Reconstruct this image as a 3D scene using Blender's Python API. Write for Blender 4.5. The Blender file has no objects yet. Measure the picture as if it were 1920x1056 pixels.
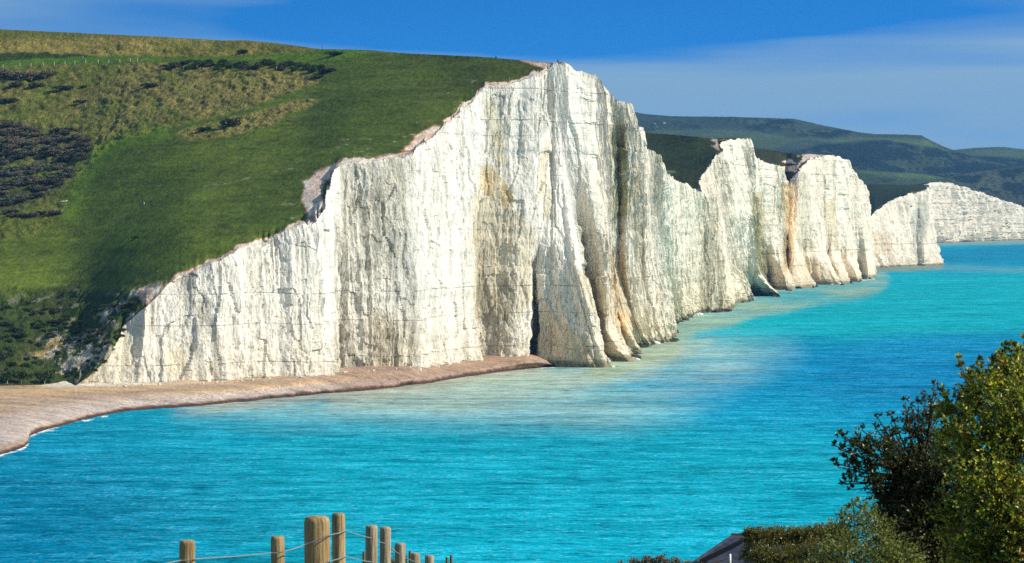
import bpy, math, random
import numpy as np
from mathutils import Vector

random.seed(7); RNG = np.random.default_rng(7)
SC = bpy.context.scene
COL = SC.collection
HAZE = 5.4e-5
F, HZ, CX, EYE = 6700.0, 385.0, 960.0, 41.0      # focal length in photo pixels, horizon row, centre column, eye height

# ------------------------------------------------------------------ helpers
def W(px, py, Y):
    """world point seen in direction (px,py) at distance Y"""
    return np.stack(np.broadcast_arrays((np.asarray(px, float)-CX)/F*Y, np.asarray(Y, float), EYE-(np.asarray(py, float)-HZ)/F*Y), -1)
def PX(P):
    return CX+P[..., 0]/P[..., 1]*F, HZ+(EYE-P[..., 2])/P[..., 1]*F

def _h(i, j, s):
    n = (i.astype(np.int64)*374761393 + j.astype(np.int64)*668265263 + s*1274126177) & 0x7fffffff
    n = ((n ^ (n >> 13))*1274126177) & 0x7fffffff
    return ((n ^ (n >> 16)) & 0xffff)/32767.5-1.0
def vn(x, y, s=0):
    x, y = np.broadcast_arrays(np.asarray(x, float), np.asarray(y, float))
    i = np.floor(x); j = np.floor(y); fx = x-i; fy = y-j
    u = fx*fx*fx*(fx*(fx*6-15)+10); v = fy*fy*fy*(fy*(fy*6-15)+10)
    a = _h(i, j, s); b = _h(i+1, j, s); c = _h(i, j+1, s); d = _h(i+1, j+1, s)
    return (a*(1-u)+b*u)*(1-v)+(c*(1-u)+d*u)*v
def fbm(x, y, s=0, o=4, g=.5):
    t = 0; a = 1; m = 0
    for k in range(o):
        t = t+a*vn(np.asarray(x)*2**k+17.3*k, np.asarray(y)*2**k+5.1*k, s+k); m += a; a *= g
    return t/m
def ss(a, b, x):
    t = np.clip((x-a)/(b-a), 0, 1); return t*t*(3-2*t)
def poly(px, py, pts, soft=4.0):
    """soft inside-mask of a polygon"""
    pts = np.array(pts, float); ins = np.zeros(px.shape, bool); d2 = np.full(px.shape, 1e18)
    for (x0, y0), (x1, y1) in zip(pts, np.roll(pts, -1, 0)):
        c = ((y0 > py) != (y1 > py)) & (px < (x1-x0)*(py-y0)/(y1-y0+1e-12)+x0); ins ^= c
        t = np.clip(((px-x0)*(x1-x0)+(py-y0)*(y1-y0))/((x1-x0)**2+(y1-y0)**2+1e-9), 0, 1)
        d2 = np.minimum(d2, (px-x0-t*(x1-x0))**2+(py-y0-t*(y1-y0))**2)
    d = np.sqrt(d2)*np.where(ins, 1, -1)
    return ss(-soft, soft, d)
def line(px, py, pts, w):
    d2 = np.full(px.shape, 1e18)
    for (x0, y0), (x1, y1) in zip(pts[:-1], pts[1:]):
        t = np.clip(((px-x0)*(x1-x0)+(py-y0)*(y1-y0))/((x1-x0)**2+(y1-y0)**2+1e-9), 0, 1)
        d2 = np.minimum(d2, (px-x0-t*(x1-x0))**2+(py-y0-t*(y1-y0))**2)
    return 1-ss(w*.5, w, np.sqrt(d2))

def mesh_np(name, V, Fc, mat=None, attrs=None, smooth=True, parent=None, link=True):
    V = np.asarray(V, np.float32).reshape(-1, 3); Fc = np.asarray(Fc, np.int32); k = Fc.shape[1]
    me = bpy.data.meshes.new(name)
    me.vertices.add(len(V)); me.vertices.foreach_set('co', V.ravel())
    me.loops.add(Fc.size); me.loops.foreach_set('vertex_index', Fc.ravel())
    me.polygons.add(len(Fc)); me.polygons.foreach_set('loop_start', np.arange(0, Fc.size, k, dtype=np.int32))
    me.polygons.foreach_set('use_smooth', np.full(len(Fc), smooth))
    me.update(calc_edges=True); me.validate()
    for n, a in (attrs or {}).items():
        a = np.asarray(a, np.float32).reshape(len(V), -1)
        if a.shape[1] == 1:
            at = me.attributes.new(n, 'FLOAT', 'POINT'); at.data.foreach_set('value', a.ravel())
        else:
            if a.shape[1] == 3: a = np.concatenate([a, np.ones((len(V), 1), np.float32)], 1)
            at = me.attributes.new(n, 'FLOAT_COLOR', 'POINT'); at.data.foreach_set('color', a.ravel())
    o = bpy.data.objects.new(name, me)
    if mat: me.materials.append(mat)
    if link: COL.objects.link(o)
    if parent: o.parent = parent
    return o
def grid_faces(ny, nx, flip=False):
    i = np.arange((ny-1)*(nx-1)); r = i//(nx-1); c = i % (nx-1); a = r*nx+c
    f = np.stack([a, a+1, a+nx+1, a+nx], 1)
    return f[:, ::-1] if flip else f
def grid(name, P, mat, attrs=None, flip=False, smooth=True):
    return mesh_np(name, P, grid_faces(P.shape[0], P.shape[1], flip), mat, attrs, smooth)
def structure(o): o['kind'] = 'structure'; return o
def tag(o, label, cat, group=None, kind=None):
    o['label'] = label; o['category'] = cat
    if group: o['group'] = group
    if kind: o['kind'] = kind
    return o
def empty(name, loc, rz=0):
    o = bpy.data.objects.new(name, None); COL.objects.link(o); o.location = [float(c) for c in loc]; o.rotation_euler = (0, 0, rz)
    o.empty_display_size = .2
    return o

class MB:
    """collects small shapes into one mesh"""
    def __init__(s): s.v = []; s.f = []
    def add(s, V, Fs):
        b = len(s.v); s.v += [tuple(map(float, v)) for v in V]; s.f += [tuple(i+b for i in f) for f in Fs]
    def box(s, c, d):
        (x, y, z), (a, b, h) = c, [q/2 for q in d]
        s.add([(x+i*a, y+j*b, z+k*h) for k in (-1, 1) for i, j in ((-1, -1), (1, -1), (1, 1), (-1, 1))],
              [(3, 2, 1, 0), (4, 5, 6, 7), (0, 1, 5, 4), (1, 2, 6, 5), (2, 3, 7, 6), (3, 0, 4, 7)])
    def rings(s, pts, rad, n=8, cap=True):
        """tube through pts"""
        pts = [Vector(p) for p in pts]; R = []
        for i, p in enumerate(pts):
            t = (pts[min(i+1, len(pts)-1)]-pts[max(i-1, 0)])
            if t.length < 1e-9: t = Vector((0, 0, 1))
            t.normalize(); a = t.orthogonal().normalized() if i == 0 else (A-t*A.dot(t)).normalized()
            A = a; b = t.cross(a)
            R.append([p+(a*math.cos(q)+b*math.sin(q))*rad[i] for q in [2*math.pi*k/n for k in range(n)]])
        V = [v for r in R for v in r]; Fs = []
        for i in range(len(R)-1):
            for k in range(n): Fs.append((i*n+k, i*n+(k+1) % n, (i+1)*n+(k+1) % n, (i+1)*n+k))
        if cap: Fs += [tuple(range(n))[::-1], tuple((len(R)-1)*n+k for k in range(n))]
        s.add(V, Fs)
    def build(s, name, mat, parent=None, smooth=False):
        me = bpy.data.meshes.new(name); me.from_pydata(s.v, [], s.f); me.update()
        if smooth: me.polygons.foreach_set('use_smooth', [True]*len(me.polygons))
        o = bpy.data.objects.new(name, me); COL.objects.link(o)
        if mat: me.materials.append(mat)
        if parent: o.parent = parent
        return o

# ------------------------------------------------------------------ materials
class NT:
    def __init__(s, name):
        s.m = bpy.data.materials.new(name); s.m.use_nodes = True; s.t = s.m.node_tree
        s.t.nodes.clear(); s.out = s.t.nodes.new('ShaderNodeOutputMaterial')
    def n(s, typ, ins=None, **kw):
        nd = s.t.nodes.new('ShaderNode'+typ)
        for k, v in kw.items(): setattr(nd, k, v)
        for k, v in (ins or {}).items():
            sk = nd.inputs[k]
            if isinstance(v, bpy.types.NodeSocket): s.t.links.new(v, sk)
            else: sk.default_value = v
        return nd
    def math(s, op, a, b=0.0, c=None, clamp=False):
        i = {0: a, 1: b}
        if c is not None: i[2] = c
        return s.n('Math', i, operation=op, use_clamp=clamp).outputs[0]
    def mix(s, f, a, b, mode='MIX'):
        nd = s.t.nodes.new('ShaderNodeMix'); nd.data_type = 'RGBA'; nd.blend_type = mode; nd.clamp_factor = True
        for k, v in ((0, f), (6, a), (7, b)):
            if isinstance(v, bpy.types.NodeSocket): s.t.links.new(v, nd.inputs[k])
            else: nd.inputs[k].default_value = v if k == 0 else (*v[:3], 1)
        return nd.outputs[2]
    def noise(s, vec, scale, detail=4, rough=.55, dist=0.0):
        return s.n('TexNoise', {'Vector': vec, 'Scale': scale, 'Detail': detail, 'Roughness': rough, 'Distortion': dist}).outputs[0]
    def mapr(s, v, a, b, c=0.0, d=1.0):
        return s.n('MapRange', {0: v, 1: a, 2: b, 3: c, 4: d}, clamp=True).outputs[0]
    def scale(s, vec, sx, sy, sz):
        return s.n('VectorMath', {0: vec, 1: (sx, sy, sz)}, operation='MULTIPLY').outputs[0]
    def pos(s): return s.n('NewGeometry').outputs['Position']
    def attr(s, name):
        nd = s.n('Attribute'); nd.attribute_name = name; return nd
    def finish(s, sh): s.t.links.new(sh, s.out.inputs[0]); return s.m

def principled(nt, color, rough=.8, spec=.2, normal=None):
    i = {'Base Color': color if isinstance(color, bpy.types.NodeSocket) else (*color, 1), 'Roughness': rough, 'Specular IOR Level': spec}
    if normal is not None: i['Normal'] = normal
    return nt.n('BsdfPrincipled', i).outputs[0]

def mat_chalk(name, line_gap=5.2, fine=1.0, GR=1.0):
    t = NT(name); p = t.pos()
    tint = t.attr('tint').outputs['Color']; ga = t.attr('grime_shade').outputs['Fac']
    # long run-off streaks, shorter dashes, block grain, broad patches
    wv = t.n('TexNoise', {'Vector': t.scale(p, .25*fine, .25*fine, .06*fine), 'Scale': 1.0, 'Detail': 2.0}).outputs['Color']
    pw = t.n('VectorMath', {0: p, 1: t.n('VectorMath', {0: wv, 1: (3.6, 3.6, 0)}, operation='MULTIPLY').outputs[0]}, operation='ADD').outputs[0]
    st = t.noise(t.scale(pw, .42*fine, .42*fine, .022*fine), 1.0, 6, .66)
    st2 = t.noise(t.scale(pw, 1.5*fine, 1.5*fine, .055*fine), 1.0, 4, .66)
    st3 = t.noise(t.scale(p, 3.2*fine, 3.2*fine, .22*fine), 1.0, 3, .7)
    pa = t.noise(t.scale(p, .10*fine, .10*fine, .035*fine), 1.0, 4, .55)
    gr = t.noise(t.scale(p, 2.6*fine, 2.6*fine, 1.1*fine), 1.0, 4, .7)
    pn = t.noise(t.scale(pw, .11*fine, .11*fine, .012*fine), 1.0, 3, .6)
    g = t.math('MULTIPLY', t.mapr(pn, .40, .60, .35, 1.15), ga)
    gm = lambda v: t.math('MULTIPLY', v, g, clamp=True)
    c = t.mix(gm(t.mapr(pa, .36, .66)), (.87, .82, .72), (.68, .62, .50))
    c = t.mix(gm(t.mapr(st, .48, .62, 0, .8)), c, (.40, .375, .30))
    c = t.mix(gm(t.mapr(st2, .52, .64, 0, .75)), c, (.36, .325, .24))
    c = t.mix(t.mapr(st2, .32, .44, .7, 0), c, (.92, .90, .84))
    c = t.mix(gm(t.mapr(st3, .52, .64, 0, .8*GR)), c, (.27, .25, .195))
    c = t.mix(gm(t.mapr(gr, .53, .65, 0, .9*GR)), c, (.32, .285, .21))
    c = t.mix(t.mapr(gr, .30, .42, .5, 0), c, (.93, .91, .86))
    # flint bands: a thin broken dark line at a random height in each bed
    sp = t.n('SeparateXYZ', {0: p}).outputs
    wob = t.noise(t.scale(p, .03, .03, .0), 1.0, 1)
    z = t.math('ADD', t.math('MULTIPLY_ADD', sp[0], .018, sp[2]), t.math('MULTIPLY', wob, 1.5))
    zz = t.math('DIVIDE', z, line_gap); k = t.math('FLOOR', zz); fr = t.math('FRACT', zz)
    w1 = t.n('TexWhiteNoise', {'W': k}, noise_dimensions='1D').outputs[0]
    w2 = t.n('TexWhiteNoise', {'W': t.math('ADD', k, 40.5)}, noise_dimensions='1D').outputs[0]
    dd = t.math('ABSOLUTE', t.math('SUBTRACT', fr, t.math('MULTIPLY_ADD', w1, .8, .1)))
    ln = t.mapr(dd, .010/fine, .030/fine, 1, 0)
    brk = t.mapr(t.noise(t.scale(p, .35, .35, .1), 1.0, 4, .7), .42, .56)
    ln = t.math('MULTIPLY', t.math('MULTIPLY', ln, brk), t.mapr(w2, .25, .8, .0, 1.0))
    c = t.mix(t.math('MULTIPLY', ln, .55), c, (.12, .11, .09))
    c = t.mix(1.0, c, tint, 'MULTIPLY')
    h = t.math('ADD', t.math('MULTIPLY', gr, .55), t.math('ADD', t.math('MULTIPLY', st3, .5), t.math('MULTIPLY_ADD', ln, -.35, t.math('MULTIPLY', st2, .6))))
    b = t.n('Bump', {'Height': h, 'Strength': .75, 'Distance': .5/fine}).outputs[0]
    return t.finish(principled(t, c, .95, .02, b))

def mat_ground(name, bump=.25, scale=1.0):
    """vegetation: colour comes from the kind of sward (attribute), broken up by clumps"""
    t = NT(name); p = t.pos(); col = t.attr('sward').outputs['Color']; ro = t.attr('rough').outputs['Fac']
    n1 = t.noise(t.scale(p, .9*scale, .35*scale, .9*scale), 1.0, 6, .65)
    n2 = t.noise(t.scale(p, .06*scale, .06*scale, .06*scale), 1.0, 4, .6)
    n3 = t.noise(t.scale(p, 2.6*scale, .9*scale, 2.6*scale), 1.0, 3, .6)
    f = t.math('ADD', t.mapr(n1, .3, .7, .62, 1.38), t.mapr(n2, .3, .7, -.22, .22))
    c = t.mix(1.0, col, t.n('CombineColor', {0: f, 1: f, 2: f}).outputs[0], 'MULTIPLY')
    dk = t.math('MULTIPLY', t.mapr(n3, .52, .70), t.math('MULTIPLY_ADD', ro, .40, .42))
    c = t.mix(dk, c, (.016, .026, .008))
    fl = t.math('MULTIPLY', t.mapr(t.noise(t.scale(p, 1.6*scale, .5*scale, 1.6*scale), 1.0, 2), .66, .74), .45)
    c = t.mix(fl, c, (.16, .16, .05))
    h = t.math('ADD', n1, t.math('MULTIPLY', n3, .5))
    b = t.n('Bump', {'Height': h, 'Strength': t.math('MULTIPLY_ADD', ro, .6, bump), 'Distance': 1.2/scale}).outputs[0]
    return t.finish(principled(t, c, .95, .05, b))

def mat_sea():
    t = NT('sea_water'); p = t.pos(); wc = t.attr('water').outputs['Color']; fo = t.attr('foam').outputs['Fac']
    n0 = t.noise(t.scale(p, .010, .022, 0), 1.0, 3, .55, .4)
    n1 = t.noise(t.scale(p, .06, .13, 0), 1.0, 4, .6, .6)
    n2 = t.noise(t.scale(p, .30, .50, 0), 1.0, 4, .62, .5)
    n3 = t.noise(t.scale(p, 1.3, 1.9, 0), 1.0, 3, .6)
    f = t.math('ADD', t.mapr(n0, .3, .7, -.16, .16), t.math('ADD', t.mapr(n1, .3, .7, .70, 1.30), t.math('ADD', t.mapr(n2, .3, .7, -.34, .34), t.mapr(n3, .3, .7, -.2, .2))))
    c = t.mix(1.0, wc, t.n('CombineColor', {0: f, 1: f, 2: f}).outputs[0], 'MULTIPLY')
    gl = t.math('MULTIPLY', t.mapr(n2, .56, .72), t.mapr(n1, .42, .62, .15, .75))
    c = t.mix(t.math('MULTIPLY', gl, .38), c, (.26, .62, .74))  # pale sky glints mixed into the water colour
    g2 = t.math('MULTIPLY', t.mapr(n3, .58, .70), t.mapr(n1, .42, .65, .10, .9)); c = t.mix(t.math('MULTIPLY', g2, .75), c, (.55, .74, .80))  # brighter sparkle, also painted as colour
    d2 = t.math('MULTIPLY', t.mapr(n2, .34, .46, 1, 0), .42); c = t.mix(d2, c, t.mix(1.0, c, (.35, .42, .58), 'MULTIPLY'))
    fn = t.mapr(t.noise(t.scale(p, .35, .22, 0), 1.0, 5, .7, .8), .36, .62)
    fm = t.mapr(t.math('ADD', t.math('MULTIPLY', fo, 1.25), t.math('SUBTRACT', fn, 1.12)), 0.0, .3)
    cap = t.mapr(t.noise(t.scale(p, .42, .8, 0), 1.0, 2, .5), .745, .79, 0, .8)
    fm = t.math('MAXIMUM', fm, cap)
    c = t.mix(fm, c, (.86, .88, .88))
    h = t.math('ADD', t.math('MULTIPLY', n1, 1.6), t.math('ADD', t.math('MULTIPLY', n2, .8), t.math('MULTIPLY', n3, .22)))
    b = t.n('Bump', {'Height': h, 'Strength': .7, 'Distance': 1.0}).outputs[0]
    return t.finish(principled(t, c, .3, .0, b))

def mat_beach():
    t = NT('shingle'); p = t.pos(); col = t.attr('sward').outputs['Color']
    n1 = t.noise(p, 1.1, 6, .75); n2 = t.noise(t.scale(p, .12, .20, .1), 1.0, 5, .65); n3 = t.noise(p, 3.5, 3, .75)
    f = t.math('ADD', t.mapr(n1, .35, .65, .55, 1.45), t.math('ADD', t.mapr(n2, .3, .7, -.3, .3), t.mapr(n3, .35, .65, -.3, .3)))
    c = t.mix(1.0, col, t.n('CombineColor', {0: f, 1: f, 2: f}).outputs[0], 'MULTIPLY')
    b = t.n('Bump', {'Height': t.math('ADD', n1, t.math('MULTIPLY', n3, .5)), 'Strength': .6, 'Distance': .3}).outputs[0]
    return t.finish(principled(t, c, .85, .15, b))

def mat_leaf(name, rough=.5, spec=.3, trans=.3):
    t = NT(name); col = t.attr('tint').outputs['Color']
    a = principled(t, col, rough, spec)
    b = t.n('BsdfTranslucent', {'Color': t.mix(1.0, col, (1.3, 1.35, .6), 'MULTIPLY')}).outputs[0]
    return t.finish(t.n('MixShader', {0: trans, 1: a, 2: b}).outputs[0])

def mat_noise(name, c0, c1, scale=4, rough=.8, spec=.2, stretch=(1, 1, 1), bump=.3, dist=.02, coords='Object'):
    t = NT(name); p = t.n('TexCoord').outputs[coords]; p = t.scale(p, *stretch)
    n1 = t.noise(p, scale, 5, .65)
    c = t.mix(t.mapr(n1, .32, .68), c0, c1)
    b = t.n('Bump', {'Height': n1, 'Strength': bump, 'Distance': dist}).outputs[0]
    return t.finish(principled(t, c, rough, spec, b))

M = {}
M['chalk'] = mat_chalk('chalk_near'); M['chalk_far'] = mat_chalk('chalk_far', 5.0, .55, .8)
M['ground'] = mat_ground('downland_turf'); M['ground_mid'] = mat_ground('downland_turf_beyond', .2, .5)
M['ground_far'] = mat_ground('distant_downs', .2, .16)
M['sea'] = mat_sea(); M['beach'] = mat_beach()
M['leaf'] = mat_leaf('shrub_leaf', .36, .45, .25); M['scrub'] = mat_leaf('scrub_foliage', .8, .1, .15)
M['twig'] = mat_noise('twig_bark', (.05, .032, .02), (.11, .075, .05), 30, .9, .1)
M['wood'] = mat_noise('weathered_post', (.17, .105, .05), (.56, .41, .20), 9, .85, .1, (4, 4, .35), .9, .02)
M['wood_grey'] = mat_noise('silvered_post', (.19, .14, .09), (.56, .46, .31), 10, .85, .1, (4, 4, .3), 1.0, .02)
M['wood_dark'] = mat_noise('dark_post', (.05, .04, .03), (.30, .20, .05), 6, .8, .2, (3, 3, 1), .4, .01)
M['wood_pale'] = mat_noise('pale_post', (.42, .40, .34), (.60, .57, .50), 4, .8, .2)
M['wire'] = mat_noise('galvanised_wire', (.20, .25, .25), (.33, .39, .39), 30, .5, .4)
M['rock'] = mat_noise('fallen_chalk', (.55, .52, .45), (.78, .75, .68), 1.2, .9, .1, (1, 1, 1), .8, .2)
M['weedrock'] = mat_noise('weedy_rock', (.012, .014, .008), (.07, .065, .04), 1.4, .75, .2, (1, 1, 1), .8, .2)

# ------------------------------------------------------------------ camera
cam = bpy.data.cameras.new('camera'); co = bpy.data.objects.new('camera', cam); COL.objects.link(co)
co.location = (0, 0, EYE); co.rotation_euler = (math.pi/2, 0, 0)
cam.sensor_width = 36; cam.lens = 36*F/1920; cam.shift_y = -(528-HZ)/1920
cam.clip_start = .5; cam.clip_end = 60000
cam.dof.use_dof = True; cam.dof.focus_distance = 700; cam.dof.aperture_fstop = 22
SC.camera = co

# ------------------------------------------------------------------ light and sky
AZ, EL = math.radians(81), math.radians(35)          # sun square to the right of the view
S = Vector((math.sin(AZ)*math.cos(EL), -math.cos(AZ)*math.cos(EL), math.sin(EL)))
sun = bpy.data.lights.new('sun', 'SUN'); so = bpy.data.objects.new('sun', sun); COL.objects.link(so)
so.rotation_euler = S.to_track_quat('Z', 'Y').to_euler(); so.location = (200, -100, 300)
sun.energy = 5.0; sun.angle = math.radians(.5); sun.color = (1, .935, .81)
w = bpy.data.worlds.new('World'); SC.world = w; w.use_nodes = True
nt = w.node_tree; nt.nodes.clear()
def wn(typ, ins=None, **kw):
    nd = nt.nodes.new('ShaderNode'+typ)
    for k, v in kw.items(): setattr(nd, k, v)
    for k, v in (ins or {}).items():
        if isinstance(v, bpy.types.NodeSocket): nt.links.new(v, nd.inputs[k])
        else: nd.inputs[k].default_value = v
    return nd
gen = wn('TexCoord').outputs['Generated']
sep = wn('SeparateXYZ', {0: gen}).outputs
zz = wn('Math', {0: sep[2], 1: 9.0, 2: .10}, operation='MULTIPLY_ADD').outputs[0]     # the air is very clear: the blue reaches far down
dirv = wn('VectorMath', {0: wn('CombineXYZ', {0: sep[0], 1: sep[1], 2: zz}).outputs[0]}, operation='NORMALIZE').outputs[0]
sky = wn('TexSky', {'Vector': dirv}, sky_type='NISHITA', sun_disc=False, sun_elevation=EL, sun_rotation=math.pi-AZ, air_density=1.3, dust_density=.2, ozone_density=2.5)
hs = wn('HueSaturation', {'Hue': .503, 'Saturation': 1.05, 'Value': 1.0, 'Color': sky.outputs[0]}).outputs[0]
low = wn('MapRange', {0: sep[2], 1: .07, 2: .30, 3: 1.0, 4: 0.0}, clamp=True).outputs[0]
def wmix(f, a, b, mode='MIX'):
    mx = nt.nodes.new('ShaderNodeMix'); mx.data_type = 'RGBA'; mx.blend_type = mode
    for k, v in ((0, f), (6, a), (7, b)):
        if isinstance(v, bpy.types.NodeSocket): nt.links.new(v, mx.inputs[k])
        else: mx.inputs[k].default_value = v
    return mx.outputs[2]
hs = wmix(low, hs, (.12, 1.20, 2.1, 1), 'MULTIPLY')
# thin high cloud in long tilted streaks, with one clear window
tilt = wn('Mapping', {'Vector': gen, 'Rotation': (0, math.radians(-3), 0), 'Scale': (4.5, 1.0, 62.0), 'Location': (2.35, 0, 1.2)}).outputs[0]
c1 = wn('TexNoise', {'Vector': tilt, 'Scale': 1.0, 'Detail': 4.0, 'Roughness': .45, 'Distortion': .4}).outputs[0]
hgt = wn('MapRange', {0: sep[2], 1: .0, 2: .06, 3: .36, 4: -.02}, clamp=True).outputs[0]
gx_ = wn('Math', {0: wn('Math', {0: sep[0], 1: -.018}, operation='ADD').outputs[0], 1: 18.0}, operation='MULTIPLY').outputs[0]
gz_ = wn('Math', {0: wn('Math', {0: sep[0], 1: -.10, 2: sep[2]}, operation='MULTIPLY_ADD').outputs[0], 1: .057}, operation='SUBTRACT').outputs[0]
gz_ = wn('Math', {0: gz_, 1: 62.0}, operation='MULTIPLY').outputs[0]
rr = wn('Math', {0: wn('Math', {0: gx_, 1: gx_}, operation='MULTIPLY').outputs[0], 1: wn('Math', {0: gz_, 1: gz_}, operation='MULTIPLY').outputs[0]}, operation='ADD').outputs[0]
c1 = wn('Math', {0: c1, 1: 1.7, 2: -.33}, operation='MULTIPLY_ADD').outputs[0]
rr = wn('Math', {0: wn('Math', {0: c1, 1: 3.2, 2: -1.5}, operation='MULTIPLY_ADD').outputs[0], 1: rr}, operation='ADD').outputs[0]
gap = wn('MapRange', {0: rr, 1: 0.0, 2: 3.2, 3: .38, 4: 0.0}, clamp=True, interpolation_type='SMOOTHERSTEP').outputs[0]
cs = wn('Math', {0: wn('Math', {0: c1, 1: hgt}, operation='ADD').outputs[0], 1: gap}, operation='SUBTRACT').outputs[0]
c2 = wn('MapRange', {0: cs, 1: .16, 2: .74, 3: 0.0, 4: .95}, clamp=True).outputs[0]
sk = wmix(c2, hs, (3.0, 5.0, 7.0, 1))
bg = wn('Background', {'Color': sk, 'Strength': .082})
nt.links.new(bg.outputs[0], wn('OutputWorld').inputs[0])
SC.view_settings.view_transform = 'Standard'; SC.view_settings.look = 'None'
SC.cycles.use_denoising = False; SC.view_settings.exposure = .16; SC.view_settings.gamma = 1

# ------------------------------------------------------------------ cliffs
def knot_column(pts, nv, vq):
    pts = np.array(pts, float); P = W(pts[:, 0], pts[:, 1], pts[:, 2])
    z = P[:, 2]; t = (z-z[0])/(z[-1]-z[0])
    C = np.stack([np.interp(vq, t, P[:, k]) for k in range(3)], -1)
    k = max(3, nv//14) | 1
    if len(pts) > 2:
        pad = np.pad(C, ((k, k), (0, 0)), mode='reflect', reflect_type='odd'); ker = np.hanning(k+2)[1:-1]; ker /= ker.sum()
        C = np.stack([np.convolve(pad[:, q], ker, 'same')[k:-k] for q in range(3)], -1)
    return C
def cliff(name, knots, spacing, nv, seed, mat, amp=1.0, foot=2.0, tint_fn=None, sm=.6):
    vq = np.linspace(0, 1, nv)
    K = np.stack([knot_column(k, nv, vq) for k in knots], 1)          # nv, nk, 3
    cols = []; kn = []
    for i in range(len(knots)-1):
        d = np.linalg.norm((K[nv//4, i+1]-K[nv//4, i])[:2])
        sp = spacing*max(1.0, K[0, i, 1]/1100)
        n = max(2, int(math.ceil(d/sp)))
        for a in np.arange(n)/n: cols.append(K[:, i]*(1-a)+K[:, i+1]*a); kn.append(i+a)
    cols.append(K[:, -1]); kn.append(len(knots)-1)
    P = np.stack(cols, 1); kn = np.array(kn)
    # round the arrises a little
    k = max(1, int(sm/spacing)) * 2+1
    ker = np.hanning(k+2)[1:-1]; ker /= ker.sum()
    pad = np.pad(P, ((0, 0), (k, k), (0, 0)), mode='edge')
    P = np.stack([np.apply_along_axis(lambda r: np.convolve(r, ker, 'same'), 1, pad[..., q])[:, k:-k] for q in range(3)], -1)
    mid = P[nv//3]; s = np.concatenate([[0], np.cumsum(np.linalg.norm(np.diff(mid[:, :2], axis=0), axis=1))])
    s = np.broadcast_to(s[None], P.shape[:2]); z = P[..., 2]
    du = np.gradient(P, axis=1); n = np.stack([du[..., 1], -du[..., 0], np.zeros_like(z)], -1)
    k2 = max(3, int(3/spacing)) | 1; ker = np.ones(k2)/k2
    n = np.stack([np.apply_along_axis(lambda r: np.convolve(np.pad(r, k2, mode='edge'), ker, 'same')[k2:-k2], 1, n[..., q]) for q in range(3)], -1)
    n /= np.linalg.norm(n, axis=-1, keepdims=True)+1e-9
    f = np.clip(np.array([P[:, :, 1].mean()/900]), 1, 3)[0]**.5
    # gullies, sharp ribs, fracture blocks, ledges
    wz = s+1.5*vn(s*.07, z*.05, seed+5)
    d = 1.2*fbm(wz*.05/f, z*.010, seed, 2)
    rib = vn(wz*.16/f, z*.010, seed+20); d += 1.9*(.5-np.abs(rib))
    mo = np.clip(.65+1.3*vn(s*.06, z*.035, seed+91), .1, 1.5)
    rib = vn(wz*.42/f+3, z*.020, seed+22); d += .95*mo*(.5-np.abs(rib))
    rib = vn(wz*.95/f+7, z*.050, seed+24); d += .45*mo*(.5-np.abs(rib))
    for fs, fz, am, k in ((.30, .09, .50, 0), (.75, .26, .24, 1), (1.5, .6, .10, 2)):
        us = s*fs/f+.7*vn(s*fs*.7, z*fz*.8, seed+50+k); uz = z*fz+.6*vn(s*fs*.8, z*fz*.7, seed+55+k)
        d += am*_h(np.floor(us), np.floor(uz), seed+60+k)
    d += .20*fbm(s*.9/f, z*.45, seed+40, 3, .6)
    led = vn(z*.5+.3*vn(s*.1, z*.1, seed+3), s*.02, seed+60); d += .22*led
    vv = np.broadcast_to(vq[:, None], z.shape)
    hgt = (P[-1, :, 2]-P[0, :, 2])[None]
    low = 1-ss(1, 14, (z-P[0:1, :, 2])+3*vn(s*.15, 0*s, seed+8))
    d += low*((1.5+1.6*ss(1000, 1500, P[..., 1]))*(.45-np.abs(vn(s*.16/f, z*.03, seed+70)))+.7*fbm(s*.5, z*.5, seed+77, 3))
    d = d*amp*np.minimum(1, hgt/25+.15)
    fade = np.where(vv > .93, 1-.5*(vv-.93)/.07, 1)
    P = P+n*(d*fade)[..., None]
    P[..., 2] += ss(.86, 1, vv)*(1.0*fbm(s*.25/f, 0*z, seed+80, 4)+.35*fbm(s*1.1/f, 0*z, seed+85, 3, .7))*np.minimum(1, hgt/25+.05)
    # bury the foot
    b = P[0].copy(); b[:, 2] -= foot; b2 = b+0; 
    P = np.concatenate([b2[None], P], 0); s = np.concatenate([s[:1], s], 0)
    px, py = PX(P)
    tint = np.ones(P.shape)
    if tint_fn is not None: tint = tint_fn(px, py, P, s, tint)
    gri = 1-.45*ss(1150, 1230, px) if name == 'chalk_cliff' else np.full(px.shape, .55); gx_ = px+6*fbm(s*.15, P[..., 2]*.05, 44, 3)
    for q, v in (PANELS if name == 'chalk_cliff' else []): m_ = poly(gx_, py, q, 6); gri = gri*(1-m_)+v*m_  # panels mix grime with painted light: sunlit faces cleaner, shaded ones darker
    o = grid(name, P, mat, {'tint': tint.reshape(-1, 3), 'grime_shade': gri.ravel()}, False, False); structure(o)
    return o, P, np.array(kn)

def mixc(c, m, col): return c*(1-m[..., None])+np.array(col)*m[..., None]
def sea_foot(tint, P, s, z0=1.6):
    h = P[..., 2]-.8*fbm(s*.3, P[..., 2]*.3, 5, 3)
    m = (1-ss(z0*.5, z0*1.3, h))
    tint = mixc(tint, m*.9, (.12, .13, .08))
    return mixc(tint, (1-ss(z0, z0*4.5, h))*.3, (.72, .68, .52))

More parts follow.
